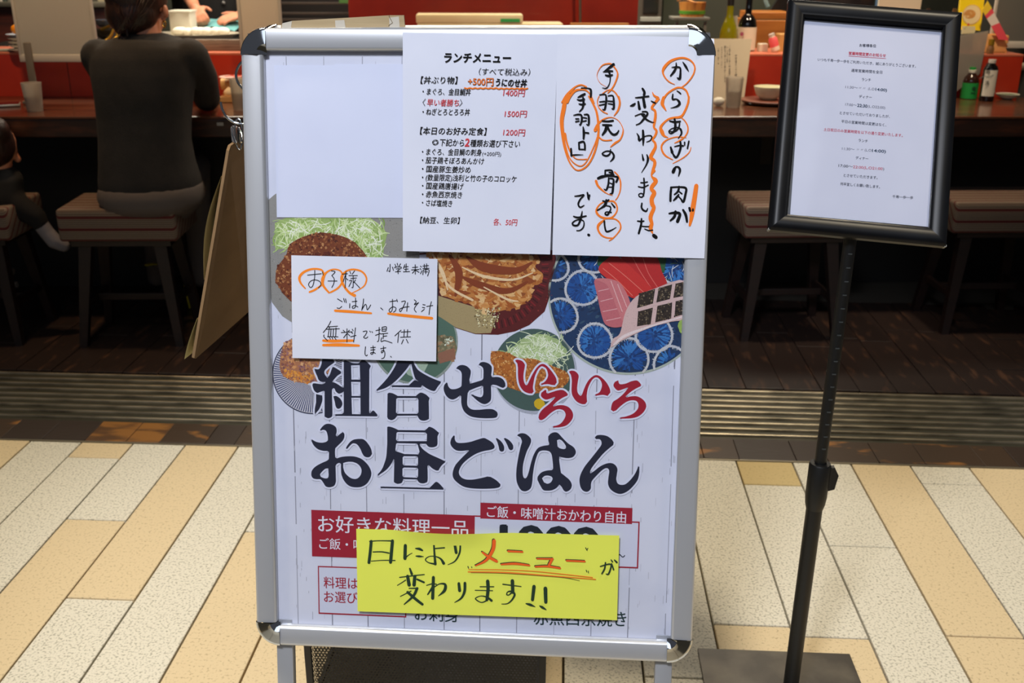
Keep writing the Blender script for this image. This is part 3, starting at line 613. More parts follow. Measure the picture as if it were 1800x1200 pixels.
# teal plate with fried fish, centre
p = photo(); p.disc(940, 654, 74, 75, (176, 180, 190), 60); p.up().disc(938, 651, 72, 72.5, (74, 96, 88), 60)
cm = blob(943, 620, 50, 30, 30, .1); p.up().tri([cm], (166, 186, 126)); p.up(); shreds(p, cm, 300, [(226, 234, 196), (206, 222, 164), (240, 244, 222), (178, 200, 134)], 10, 26, 2.0)
p.up(); shreds(p, blob(985, 640, 14, 22, 20), 30, [(226, 234, 196), (214, 226, 176)], 8, 18, 1.4)
fz = [(862, 622), (874, 618), (894, 622), (912, 630), (940, 632), (958, 640), (976, 646), (996, 656), (1000, 668), (990, 680), (960, 690), (930, 692), (905, 686), (884, 676), (866, 652)]
fz = [q[:2] for q in smooth_path(fz, 4, True)]; p.up().tri([fz], (182, 108, 46)); p.up(); crumbs(p, fz, 900, GOLD, .8, 3.0)
p.up().tri([blob(948, 711, 9.5, 9.5, 20, .05)], (214, 178, 38))
# striped plate with grilled fish, lower left
p = photo(); SCX, SCY = 548, 657; p.tri([clip([(SCX+71.5*cos(a), SCY+72*sin(a)) for a in [2*pi*k/70 for k in range(70)]], (475, 560, 720, 740))], (60, 64, 84)); p.up()
p.tri([clip([(SCX+69.5*cos(a), SCY+70*sin(a)) for a in [2*pi*k/70 for k in range(70)]], (476, 560, 720, 740))], (208, 206, 208)); p.up()
for k in range(104):
    a = 2*pi*k/104; x1, y1 = SCX+69*cos(a), SCY+69*sin(a)
    if x1 > 477: p.stroke([(SCX+22*cos(a), SCY+22*sin(a), .7), (x1, y1, 1.9)], 1.5, (62, 70, 108), cap=False)
ff = [q[:2] for q in smooth_path([(498, 604), (520, 598), (552, 606), (575, 625), (576, 660), (556, 672), (530, 674), (506, 668), (492, 655), (490, 636)], 4, True)]
p.up().tri([ff], (176, 118, 82)); p.up(); crumbs(p, ff, 420, [(196, 134, 84), (150, 92, 72), (214, 154, 96), (126, 84, 84), (222, 170, 120), (158, 110, 106)], 1.5, 4.5)
p.up(); crumbs(p, [(500, 650), (560, 660), (540, 674), (500, 664)], 90, [(230, 160, 70), (210, 130, 56)], 1.5, 4)
# green plate with simmered fish, behind the small card
p = photo(); p.disc(728, 601, 76, 76, (150, 160, 148), 60); p.up().disc(728, 600, 73, 73, (86, 114, 96), 60)
p.up(); p.tri([[(700, 640), (716, 660), (738, 668), (752, 640), (730, 632)]], (170, 190, 164)); gf = [(740, 600), (770, 590), (796, 592), (803, 612), (797, 634), (770, 636), (745, 628)]
p.up().tri([gf], (122, 116, 84)); p.up(); crumbs(p, gf, 120, [(150, 140, 104), (104, 98, 70), (168, 130, 92)], 2, 5); p.up().tri([[(768, 622), (798, 612), (800, 632), (772, 640)]], (150, 104, 80))
p.up(); crumbs(p, [(780, 596), (796, 594), (794, 606), (780, 608)], 40, [(236, 240, 214), (200, 210, 180)], .7, 2)
for p in FOOD: o = p.obj('food_photograph', FPR, poster)
# title, with its white halo
T = []
def TO(ox, oy, sc, col, *paths): T.append((ox, oy, sc, col, paths[0], paths[1:]))
TO(530, 620, 10, INK, '365,60! 520,90! 563,165 540,195 470,245 400,310! 385,350 400,400! 440,450! 480,395 515,300 540,258 600,285 678,335! 680,370 620,410 555,480! 530,520 560,530! 620,560 700,615! 728,620! 728,150! 760,140 860,180 940,192 1000,185 1040,135 1080,130 1150,180 1205,240! 1180,300! 1178,1050! 1195,1072 1250,1025 1320,1095! 1315,1130! 580,1120! 578,1092! 700,1085! 728,1060! 728,690! 690,715 640,728 590,690 565,640 540,635 522,670 522,760! 530,1080 510,1140 450,1160 390,1130! 390,690! 370,680 270,715! 240,705 200,660 175,580! 200,545 330,560 390,545 408,520! 340,520 290,490 260,420 225,340 215,290! 290,295 330,220 350,110!',
   '858,230! 1010,225! 1018,480! 865,480!', '860,520! 1020,522! 1022,768! 868,768!', '865,800! 1022,800! 1025,1090! 875,1088!')
TO(530, 620, 10, INK, '240,735! 350,760! 352,840 330,920 290,1010 220,1085! 218,1000 240,880!')
TO(530, 620, 10, INK, '545,775! 600,770 670,820 705,900 680,970 630,995 590,960 570,870!')
TO(640, 630, 10, INK, '600,-30! 840,-30! 860,70 880,120 940,210 1060,290 1200,360 1340,415! 1335,445 1290,500 1245,570! 1210,582 1120,550 1010,480! 985,520! 480,512! 472,490! 500,480! 780,480! 830,430 880,392 945,410! 880,340 820,110! 790,115! 740,190 620,330 490,450 360,530 215,575! 205,560! 330,430 430,310 520,170 570,60!')
TO(640, 630, 10, INK, '400,630! 430,612 500,625 580,668! 900,670! 950,625 1000,610 1080,645 1142,705! 1128,760! 1132,1030 1120,1080 1040,1105 970,1085 925,1015! 570,1018! 530,1070 470,1095 410,1075! 395,1040! 398,800!', '555,720! 580,705! 925,705! 945,735! 945,960! 925,982! 575,982! 550,960!')
TO(760, 630, 10, INK, '410,185! 450,140 520,122 600,145 660,205 668,270 645,380! 655,450! 700,440 800,410 870,385 890,350! 890,200 860,150 808,120! 840,80 900,70 980,95 1035,150 1038,220 1030,300 1050,338! 1150,335 1230,370 1275,440 1278,500! 1240,525 1200,515 1120,480 1050,470! 1025,490! 1028,700 1000,770 930,810 860,800 770,740 682,655! 690,640! 760,670 840,690 880,660 890,600! 885,500! 860,490! 760,525 640,575! 615,620! 608,700 605,800 625,860 690,905 800,912 960,898 1060,905 1130,950 1145,1000! 1110,1050 980,1062 800,1055 660,1025 560,950 515,860 500,780! 498,670! 475,660! 420,705 350,732 280,710 220,640 190,550 200,480 235,435! 255,440 275,500 320,545 400,545 480,515 505,485! 508,400 510,300 495,240 450,200!')
TO(880, 620, 10, RED, '250,145! 290,128 370,150 420,210 420,260 400,380 400,480 425,560 460,575 500,500 560,380 640,260 720,205 800,230 900,340 970,450 985,530! 950,578! 900,575 820,560 712,572! 710,555! 770,520 820,450 830,380 800,290 740,250 700,255 650,310 600,420 575,540 565,620 578,690! 550,725! 480,720 400,680 340,600 310,500 300,380 300,280 290,200!')
TO(880, 620, 10, RED, '780,660! 800,670 805,710 830,722 900,700 1000,670 1080,662 1140,690 1182,740! 1170,765! 1090,800 1000,860 920,935! 930,955! 1000,935 1100,932 1200,970 1265,1060 1268,1150 1220,1230 1150,1290 1040,1320 920,1325! 920,1305! 1030,1270 1100,1200 1140,1110 1120,1040 1060,1005 980,1010 880,1070 780,1160 720,1195! 680,1190! 662,1150! 680,1080 740,1000 850,910 930,830 960,790! 940,785! 860,820 790,832 730,800 705,760 715,710!')
TO(980, 650, 10, RED, '200,40! 240,22 300,30 350,70 372,120 360,200 345,320 355,410 400,462 430,440 480,310 540,200 610,130 680,100 760,130 860,230 920,340 930,410! 880,468! 800,450 670,465! 662,445! 740,400 780,300 770,220 720,155 660,145 600,200 540,320 515,450 520,570! 490,610! 430,612 340,570 270,480 245,380 250,200 235,100!')
TO(980, 650, 10, RED, '1070,192! 1080,240 1110,262 1200,250 1300,210 1390,195 1440,225 1475,275! 1460,300! 1370,345 1280,405 1200,475! 1215,495! 1300,475 1400,475 1490,520 1550,590 1560,670 1510,760 1420,830 1300,862 1105,870! 1100,850! 1220,825 1330,780 1410,700 1425,620 1390,560 1310,545 1220,570 1120,640 1030,725! 980,742! 940,710! 950,640 980,570 1070,510 1170,420 1245,325! 1225,322! 1140,355 1060,372 1000,320 985,270 1010,220!')
TO(530, 740, 10, INK, '310,165! 350,110 400,70 460,58 530,75 590,120 605,190 590,260! 610,285! 660,240 712,205! 740,240 735,310 700,370 640,430 580,490! 575,560 580,650! 610,668! 700,640 850,630 960,645 1060,690 1160,790 1212,900 1205,1000 1140,1110 1040,1170 920,1178 820,1150 740,1070 690,960 680,850 680,765! 650,750 610,765 585,800! 590,1000 590,1080 560,1150 480,1178 410,1160 370,1100 320,1040 250,1035 190,1020 158,970 165,890 220,820 320,760 430,710 465,680! 468,560! 440,538! 360,535 270,505 200,440 158,360! 170,335! 240,375 330,392 410,380 450,350! 445,270 420,190 370,165 320,180!',
   '720,750! 800,730 900,735 990,780 1040,860 1030,950 980,1015 910,1030 830,1000 750,920 720,830!', '455,845! 400,855 340,910 310,950! 330,995 400,1020 450,1010 462,960!')
TO(530, 740, 10, INK, '770,500! 775,470 830,390 900,340 1000,325 1080,335 1150,400 1210,500 1228,590! 1190,640 1140,650 1090,630 1055,580 1020,500 970,430 920,405 870,415 790,500!')
TO(640, 750, 10, INK, '395,15! 430,8 510,30 590,68! 1060,75! 1100,40 1140,12 1220,45 1310,120! 1282,180! 1280,320 1250,360 1180,375 1120,360 1080,312! 980,312! 970,335 1030,410 1140,490 1280,555 1420,620! 1415,640! 1350,700 1300,780! 1260,782 1190,745 1130,690! 1105,700! 1108,950 1070,1000 1000,1008 950,985 920,940! 680,935! 650,1000 580,1018 530,1000! 512,980! 520,590! 505,580! 470,660 380,770 240,868! 222,860! 300,760 350,640 380,520 395,300!',
   '560,120! 580,105! 1070,112! 1095,140! 1092,265! 575,265! 552,240!', '552,315! 570,300! 915,308! 935,335! 965,450! 945,498! 700,492! 545,440! 540,410!', '668,550! 690,530! 920,532! 938,560! 938,680! 920,698! 690,692! 668,670!', '665,750! 690,730! 920,735! 940,760! 938,890! 920,910! 690,900! 665,880!')
TO(640, 750, 10, INK, '275,1065! 1140,1088! 1190,1040 1250,985 1300,1000 1385,1090! 1385,1122! 280,1092!')
TO(770, 755, 10, INK, '265,115! 285,125 290,190 330,240 440,245 570,225 680,190 790,160 850,178 950,240 990,305! 980,340 920,368 800,390 680,430 560,500 440,600 375,700 360,780 400,850 480,888 600,892 740,868 860,838! 920,845! 1020,905 1092,975! 1080,1020 1000,1045 820,1055 600,1048 440,1015 320,935 260,860 250,770 290,650 380,540 480,440 540,385! 520,375! 400,388 310,375 240,320 208,250 225,170!')
TO(770, 755, 10, INK, '1010,170! 1025,160! 1090,205 1140,270 1158,330 1150,385 1110,400 1075,375 1060,310 1040,240!'); TO(770, 755, 10, INK, '1150,170! 1170,158! 1240,195 1300,260 1318,310 1310,360 1270,375 1240,350 1215,290 1180,220!')
TO(880, 755, 10, INK, '285,115! 320,85 380,75 450,95 520,160 532,220 510,290 460,390 420,510 390,640 385,780 400,850 430,870 460,840 490,760 530,600 580,450 650,340 740,300 840,285! 850,260 835,200 835,130! 880,80 950,58 1010,75 1080,150 1180,250 1280,320 1320,390 1310,450 1260,500 1180,515 1100,505 1030,490! 1030,560 1045,680 1060,775! 1130,830 1210,900 1250,980 1230,1060 1160,1105 1110,1085 1070,1020 1030,980! 980,1040 900,1080 800,1088 740,1070 690,990 645,900! 650,840 710,770 800,735 900,725! 920,700! 915,600 900,480 885,430! 850,395 780,380 710,385 660,420 620,520 590,640 565,800 550,960 520,1050 440,1098 360,1080 300,990 272,880 275,700 310,480 350,300 370,220 345,150!',
   '990,200! 1030,182! 1080,210 1140,290 1145,340! 1110,355 1040,340 1000,310!', '725,870! 770,830 830,822 890,840 910,880 880,940 820,965 760,940!')
TO(980, 755, 10, INK, '655,155! 690,115 770,105 870,125 950,180 990,240! 980,285! 910,340 800,440 690,570 600,690 570,760! 580,785! 640,745 750,660 860,610 950,602 1020,640 1055,710 1045,800 1035,890 1060,960 1120,985 1200,970 1290,890 1370,780 1420,665! 1440,665! 1440,780 1410,900 1330,1010 1230,1100 1120,1145 1020,1125 930,1060 890,970 895,860 910,750 890,700 840,695 770,740 680,830 610,910 590,970 585,1050 550,1095 500,1108 440,1080 400,1010 385,900 410,790 480,660 590,520 700,380 770,280 770,215! 740,182 680,180!')
ti = Print(B, L0+.0009)
for ox, oy, sc, col, outer, holes in T:
    for st in (outer,)+tuple(holes):
        q = [a[:2] for a in smooth_path([a[:2] for a in parse(st, ox, oy, sc)], 5, True)]; ti.stroke([tuple(a)+(6.4,) for a in q+[q[0]]], 6.4, WHT, smooth=False)
hal = ti.obj('title_outline', PRN, poster)
ti = Print(B, L0+.00095)
for ox, oy, sc, col, outer, holes in T: ti.outline(outer, holes, col, ox, oy, sc)
ti.obj('printed_title', INKM, poster)
# red boxes and small print
bx = Print(B, L0+.0004)
bx.tri([[(545.4, 897.7), (831.6, 907.6), (830.6, 990), (546.8, 979.6)]], RED); bx.tri([[(831.6, 907.4), (1124.8, 918.6), (1122, 1001.2), (831, 990.5)]], RED); bx.tri([[(557, 996.5), (714, 1002), (713, 1087.5), (558.4, 1081)]], RED)
bx.up().tri([[(834, 910), (1122.4, 921), (1119.6, 998.6), (833, 988)]], (216, 218, 232)); bx.tri([[(559, 998.8), (712, 1004), (711, 1085), (560.4, 1078.6)]], (214, 217, 230))
bx.up().tri([[(843.8, 885), (1112, 894.6), (1111.2, 923), (843.6, 913)]], RED)
bx.obj('printed_boxes', PRN, poster)
tx = Print(B, L0+.0006); WT = (232, 230, 238)
tx.text('ご飯・味噌汁おかわり自由', (855.4, 901), (1100.5, 911.8), 23, WT, .012); tx.text('お好きな料理一品', (557.6, 922.7), (822, 932), 33, WT, .010); tx.text('ご飯・味噌汁付き', (559.5, 957.3), (720, 963.5), 22, WT, .006)
tx.text('1000', (880, 947.5), (1051, 953), 70, (40, 44, 52), .05)
tx.text('～', (1085, 979), (1099, 979.5), 22, (60, 60, 70), .01); tx.text('料理は下記から', (567.5, 1026), (708, 1031), 23, RED, .012); tx.text('お選びください', (568, 1051), (708, 1057), 23, RED, .012)
tx.text('お刺身', (728, 1080), (806, 1083.5), 30, (42, 62, 62), .010); tx.text('赤魚西京焼き', (937.6, 1087.5), (1101, 1091), 31, (42, 62, 62), .010)
tx.obj('small_print', INKM, poster)
# white blanking paper over the poster's top left, and the clear front sheet
bp = Print(B, L0+.0015); bp.tri([[(480, 114), (587, 114), (587, 112), (716, 112), (716, 383), (485, 382)]], (222, 226, 240)); bp.obj('blanking_paper', NZ('blank_paper', 6, (217, 221, 236), .4, .7), poster)
mb = MB(); mb.add([B.P(a, b, -.0030) for a, b in ((-.2955, -.4255), (.2955, -.4255), (.2955, .4195), (-.2955, .4195))], [[0, 1, 2, 3]]); mb.obj('clear_cover', clear_mat('clear_cover', .02, (250, 251, 255), bumpy=.10), board)
# ================================================================ SHEETS TAPED TO THE SIGNBOARD
def shifted(PL, w):
    q = Plane.__new__(Plane); q.u, q.v, q.n, q.o = PL.u, PL.v, PL.n, PL.o+PL.n*w; return q
PAPER = mat('white_paper', (220, 223, 236), .75, noise=(5, (210, 214, 229), .35, .7), spec=.2)
def sheet(name, label, corners, lift, m, group=None, bend=None, nx=30, ny=30, drop=None, curl=None):
    PL = shifted(BOARD, lift); uv = [V(PL.uv(*c)) for c in corners]            # top left, top right, bottom right, bottom left
    th = -.0003
    mb = MB(); vs = []
    for lay in (0, th):
        for j in range(ny+1):
            for i in range(nx+1):
                s, t = i/nx, j/ny; p = (uv[0]*(1-s)+uv[1]*s)*(1-t)+(uv[3]*(1-s)+uv[2]*s)*t
                w = bend(s, t) if bend else 0; dv = drop(s, t) if drop else 0
                vs.append(PL.P(p.x, p.y+dv, w+lay))
    N = (nx+1)*(ny+1); fs = []
    for j in range(ny):
        for i in range(nx):
            a = j*(nx+1)+i
            if curl and curl((i+.5)/nx, (j+.5)/ny): continue
            fs.append([a, a+1, a+nx+2, a+nx+1]); fs.append([N+a, N+a+nx+1, N+a+nx+2, N+a+1])
    mb.add(vs, fs); c = (uv[2]+uv[3])/2
    t = thing(name, label, 'notice' if name != 'menu_sheet' else 'menu', PL.P(c.x, c.y, 0), group)
    mb.obj('paper_sheet', m, t, smooth=60); return t, PL
# --- printed lunch menu
menu, PM = sheet('menu_sheet', 'white printed lunch menu sheet with red prices, taped over the signboard top', [(708, 57), (981, 61), (967, 447), (708, 441)], .0092, PAPER, bend=lambda s, t: .0012*sin(s*3)*t)
p = Print(PM, .0016); RD = (206, 66, 74)
for body, x0, y0, x1, y1, em, c, bo in [
    ('ランチメニュー', 781, 101.7, 898, 102.5, 19, BK, .03), ('（すべて税込み）', 842, 126, 932, 127.5, 13, BK, .0), ('【丼ぶり物】', 740, 141, 804, 141.7, 13.5, BK, .012),
    ('うにのせ丼', 871.7, 145, 926, 147, 15, BK, .03), ('・まぐろ、金目鯛丼', 743, 161, 827.5, 162.5, 12.5, BK, .01), ('1400円', 885, 163.3, 922.5, 164, 13.5, RD, .005),
    ('〈', 743, 180, 748, 180, 13, BK, 0), ('早い者勝ち', 751, 180.3, 807, 181.2, 13, RD, .01), ('〉', 808, 181, 813, 181.3, 13, BK, 0), ('・ねぎとろとろろ丼', 743, 196.7, 826, 197.5, 12.5, BK, .01), ('1500円', 887.5, 200, 926, 200.4, 13.5, RD, .005),
    ('【本日のお好み定食】', 739, 230, 855, 231.7, 14, BK, .012), ('1200円', 885, 232.5, 923, 233.3, 13.5, RD, .005), ('◎', 760, 250, 771, 250.3, 12, BK, 0), ('下記から', 773, 250.4, 816, 251.5, 13.5, BK, .01), ('2', 818, 250, 825.5, 250.2, 19, RD, .03), ('種類お選び下さい', 827, 251.8, 914, 253.4, 13.5, BK, .01),
    ('・まぐろ、金目鯛の刺身', 742, 266.7, 846.7, 268.3, 12.5, BK, .008), ('(+200円)', 848, 270, 881, 271, 9, (70, 72, 80), 0), ('・茄子鶏そぼろあんかけ', 742, 281.5, 851, 283.7, 12.5, BK, .008), ('・国産豚生姜炒め', 742, 296.7, 827.5, 298.7, 12.5, BK, .008),
    ('・(数量限定)浅利と竹の子のコロッケ', 742, 311.7, 908, 315, 12.5, BK, .008), ('・国産鶏唐揚げ', 742, 326.3, 815, 328, 12.5, BK, .008), ('・赤魚西京焼き', 742, 341.3, 812.5, 343, 12.5, BK, .008), ('・さば塩焼き', 742, 356, 795, 358, 12.5, BK, .008),
    ('【納豆、生卵】', 739, 386.7, 808, 388, 12.5, BK, .01), ('各、50円', 867.5, 390, 909, 391, 13, RD, .008)]: p.text(body, (x0, y0), (x1, y1), em, c, bo, .12)
p.obj('printed_text', INKM, menu)
p = Print(PM, .0017); p.text('+500円', (823, 143), (867.5, 144.5), 15.5, (120, 62, 30), .03); p.up(); p.text('+500円', (823.5, 143), (867, 144.5), 15, (236, 120, 52), .015)
p.stroke([(817+k*4.6, 154.5+(k % 2)*1.4+(.6 if k > 12 else 0), 2.4) for k in range(25)], 2, ORG, n=2); p.obj('handwritten_note', INKM, menu)
# --- handwritten sheet, top right
def bendR(s, t):
    q = (s-.86)/.14+(.085-t)/.085
    return .0012*sin(s*2.2)*t-(max(0, q-1.0)**1.4)*.011 if q > 1 else .0012*sin(s*2.2)*t
hand, PH = sheet('handwritten_notice', 'white sheet of vertical black brush writing circled in orange, upper right of the signboard', [(980, 60), (1257, 66), (1238, 454), (971, 447.5)], .0094, PAPER, bend=bendR, nx=56, ny=70)
p = Print(PH, .0017)
p.block('''330,1200,26 420,1060,40 520,960,46 620,870,28 740,832,28 850,872,26
450,1200,40 500,1080,46 600,960,46 720,930,30 850,950,26 940,1050,26 1010,1210,24
1270,870,8 1150,800,8 1085,700,8 1075,600,10 1130,480,14 1200,410,22 1290,385,26 1370,390,26 1440,460,24 1500,560,28 1500,660,32 1440,820,28 1370,930,26 1300,1000,18
1190,1010,16 1290,945,18 1390,940,22 1480,1020,26 1540,1150,28 1548,1200,28''', 960, 80, 12, 20, ORG, 1.1)
p.block('''250,-20,36 190,60,48 165,180,54 140,330,50 150,500,44 180,700,34 240,900,20 330,1020,16 420,1022,20 520,940,22 600,780,26 645,600,26 655,420,30 630,220,28 570,80,24 520,-5,22
185,520,30 210,640,24 260,770,20 330,865,12 420,880,12 490,876,14
175,620,16 250,860,14 380,970,14 480,920,14 590,700,16 640,560,14
940,0,24 955,90,26 930,190,24 875,265,12
665,-10,10 640,60,12 660,150,12 720,210,14 780,238,14
610,470,44 650,380,26 740,310,18 840,290,10 930,330,8 990,420,10 1000,500,18 960,600,20 890,650,26 825,705,12
640,540,16 700,600,18 760,615,16 840,608,18''', 970, 170, 8, 20, ORG, 1.1)
p.block('''415,130,30 440,190,26 500,250,18 560,290,10 625,312,6
650,15,16 700,70,16 725,150,18 720,250,14 690,330,12 660,370,10
575,385,16 640,388,20 680,450,18 675,520,16 620,585,18 550,600,22 470,580,24 420,520,26 440,450,16 500,400,14 575,385,14
520,605,14 590,603,16 660,612,16 715,660,18 725,730,18 680,800,14 620,860,16 580,885,10
520,620,18 450,680,30 440,740,24 480,810,20 550,845,16 630,850,14
1683,190,48 1660,350,54 1635,500,56 1620,600,44 1600,690,26
1148,0,36 1115,65,14 1160,110,46 1170,140,44 1130,190,46 1115,230,40 1150,280,50 1120,350,48 1125,420,50 1145,470,44 1110,560,46 1105,610,46 1120,670,40 1105,720,50 1130,790,14''', 990, 300, 7.2, 16, ORG, 1.1)
p.block('''1150,820,10 1040,770,22 950,680,26 900,570,36 920,480,54 1000,380,52 1100,310,46 1250,265,36 1380,270,34 1500,330,30 1570,440,30 1560,560,28 1500,680,26 1400,800,22 1310,870,20
1300,890,30 1200,890,32 1080,950,34 980,1030,34 900,1150,44
1300,885,34 1390,950,34 1440,1080,34 1440,1200,34
680,985,14 710,1050,34 780,1100,44 820,1130,30''', 1090, 80, 12, 24, ORG, 1.1)
p.block('''610,10,34 595,70,44 595,110,42 645,195,12
965,0,24 950,100,26 900,220,28 850,280,30 760,295,28 690,310,24 620,360,24 570,430,36 590,500,50 620,550,30 670,572,12
850,285,14 910,340,14 950,420,18 945,500,18 900,570,16 830,620,20 765,650,10
930,575,6 850,565,14 760,570,14 650,610,18 585,680,22 590,760,24 640,830,22 740,885,10
995,710,8 970,780,12 880,860,14 740,938,8
490,-5,20 530,20,40 510,60,36 470,110,30 445,160,30 490,200,30 495,280,34 480,370,34 475,430,26 510,480,30 490,550,28 455,600,26 490,650,30 495,710,36 460,780,44 430,850,46 480,900,40 485,950,40 460,1030,34 440,1100,20 455,1130,24 490,1180,44''', 1090, 170, 8, 20, ORG, 1.1)
p.obj('orange_marking', INKM, hand)
p = Print(PH, .00185)
p.block('''1420,400,50 1340,460,40 1210,555,12
1200,555,14 1300,540,34 1400,540,24
1290,510,30 1330,570,36 1350,660,24 1340,780,16 1300,870,18 1250,905,18 1180,890,8
1250,625,24 1320,640,40 1395,620,26
745,900,26 870,900,18 935,925,34 945,980,36 942,1090,36
815,1020,34 740,1060,40 665,1095,14''', 960, 80, 12, 20, BK, 1.22)
p.block('''355,38,10 400,50,22 455,35,22
380,100,12 430,110,22 470,100,16
440,15,22 445,90,26 430,160,20 385,210,10
673,-27,14 750,-32,16 765,30,24 755,120,24 740,180,22 710,175,8
670,72,12 740,64,16
665,120,12 740,104,14
790,-12,12 855,-15,16 870,60,24 868,165,24 840,165,8
785,60,12 850,65,16
790,95,12 850,105,14
710,340,18 790,345,20 860,335,22
715,395,18 780,398,24 840,400,18
770,405,34 755,470,34 710,535,18
780,410,26 810,480,24 860,530,26 910,520,24 940,475,14
825,740,12 815,800,18 770,830,20 720,815,18 710,795,14 760,765,14 830,770,18 870,820,24 860,870,22 820,910,8
305,260,10 370,248,18 415,262,22 420,330,24 400,395,16 385,385,8
335,310,14 380,310,14
335,350,16 385,340,12
455,250,14 510,255,22 520,330,26 515,395,20 485,385,8
440,290,12 490,300,14
435,345,12 485,335,14
440,425,14 450,500,30 445,590,20
450,500,14 515,510,20
380,645,20 385,735,22
380,645,18 440,630,22 462,665,22 465,740,22
385,737,14 470,740,14
270,730,22 275,825,24
270,825,18 340,815,14 440,815,6''', 970, 170, 8, 16, BK, 1.22)
p.block('''530,0,16 530,50,18
530,-5,16 610,-5,18 630,50,22
550,52,16 640,52,18
580,20,14 612,25,14 600,45,12
440,95,24 490,75,30 560,65,18 640,70,16 690,85,22 670,140,22
575,90,16 570,170,20 545,240,18 515,230,8
590,95,14 635,110,20 630,200,24 620,280,22 590,290,10
580,150,10 620,165,12
575,205,10 620,205,10
500,380,14 540,390,22 575,370,20
545,370,22 530,430,30 480,470,16 430,500,14
610,410,12 650,460,20
530,440,8 590,450,14 600,480,14 590,510,16 560,555,20 530,545,16 545,520,12 605,525,16
520,635,18 525,700,18 545,765,20 600,755,16 670,715,6
145,320,10 200,315,16 262,305,16 215,360,16 190,420,18 215,460,16 265,435,8
305,275,16 320,340,26 325,365,12
335,305,14 335,325,10
130,575,12 190,590,20 290,570,14
240,510,8 225,590,22 190,680,18 140,690,18 115,665,16 150,630,12 210,615,12 260,640,12 255,710,14 215,750,12 170,755,10
318,808,26 326,812,26
980,150,12 1020,150,14 1065,140,12
950,200,12 1010,210,14 1075,180,12
1020,95,16 1025,180,18 1020,280,16 1000,330,14 965,325,14 955,300,12 985,285,12 1015,300,12 1020,320,8
995,410,16 990,460,20 1010,495,20 1050,510,18 1068,475,10
940,635,14 985,640,18 1020,635,14
990,605,16 985,680,22 955,790,22
985,700,12 1040,705,14 1085,705,12
1030,735,10 1080,755,14 1130,750,14
1145,818,38 1172,840,38
1365,210,22 1358,290,24 1355,380,24
1360,210,18 1460,205,18 1550,220,24 1545,300,24 1520,390,24 1490,375,8
1465,200,20 1450,260,22 1405,300,14
1450,250,14 1500,290,16
1460,300,16 1430,340,24 1395,375,14
1455,320,14 1500,370,16
1340,540,18 1420,530,28 1475,548,30 1445,640,34
1420,515,26 1405,580,28 1355,630,18
1515,495,22 1550,560,30 1565,645,22
1595,470,24 1605,505,26
1640,485,18 1640,505,20''', 990, 300, 7.2, 16, BK, 1.22)
p.block('''1180,370,18 1180,450,34 1140,540,40 1060,640,22
1085,460,12 1180,455,28 1260,470,30 1270,560,34 1255,700,44 1200,680,16
1320,350,14 1380,440,40 1440,540,14
470,910,36 510,980,44 500,1050,40
320,1100,16 400,1095,26 600,1070,28
1190,950,10 1240,985,24 1275,1015,22
1110,1030,24 1105,1130,34 1180,1130,22 1230,1170,40 1250,1230,44 1190,1285,30 1060,1320,8''', 1090, 80, 12, 24, BK, 1.22)
p.block('''255,70,22 270,165,34
325,20,30 345,140,36
140,130,10 180,118,30 210,95,16
435,60,10 490,90,24
310,210,14 365,210,18 385,240,22 340,300,26 280,370,16 225,395,12
210,270,12 290,240,14 340,250,24
300,245,20 370,320,22 440,355,14 475,362,10
235,515,10 260,560,24 265,610,24 300,590,14
320,475,24 325,580,30 322,680,14
270,620,14 340,560,12 420,545,14 445,570,16 420,615,12 370,635,8
310,810,12 325,885,26
375,815,14 390,870,26 370,950,18 300,1065,6
695,340,14 770,355,24 845,345,16
765,315,24 775,400,30 765,470,30 715,515,16 685,490,16 720,450,10 800,430,12 850,460,24 860,520,20 815,585,8
835,370,16 820,440,18 760,490,14 680,480,8
710,710,22 730,780,34
740,800,20 770,845,26 800,840,22 830,780,26 850,700,26 845,635,24
765,700,12 830,685,16 885,690,20
905,640,18 905,680,16
965,625,18 945,725,18
780,985,20 750,1060,26 735,1050,20 760,1000,16 810,985,22 840,1030,28 820,1115,12''', 1090, 170, 8, 16, BK, 1.22)
p.obj('brush_writing', INKM, hand)
# --- small card for children's portions
card, PC_ = sheet('handwritten_card', 'small white card with thin black pen writing underlined in orange, left middle of the signboard', [(512, 448.5), (769, 455), (766.6, 635), (514, 629)], .0022, PAPER, nx=6, ny=6)
p = Print(PC_, .0003)
p.block('''160,340,14 110,280,22 100,220,28 150,165,26 240,135,22 330,145,20 360,190,14
205,378,20 260,355,22 340,300,16
410,385,20 350,310,26 345,240,36 380,175,22 450,140,16 520,150,16 550,190,18 545,280,20 500,340,20 425,382,18
680,415,34 620,380,26 560,300,26 545,220,30 590,160,20 670,140,20 760,165,20 805,230,18 790,300,16 740,345,12 650,390,10
475,575,26 640,585,30 855,602,20
1035,605,24 1200,625,32 1495,655,30
350,890,26 450,895,34 660,890,26
350,938,26 520,935,36 725,943,24''', 510, 450, 6, 20, (246, 138, 44))
p.obj('orange_marking', INKM, card)
p = Print(PC_, .0004)
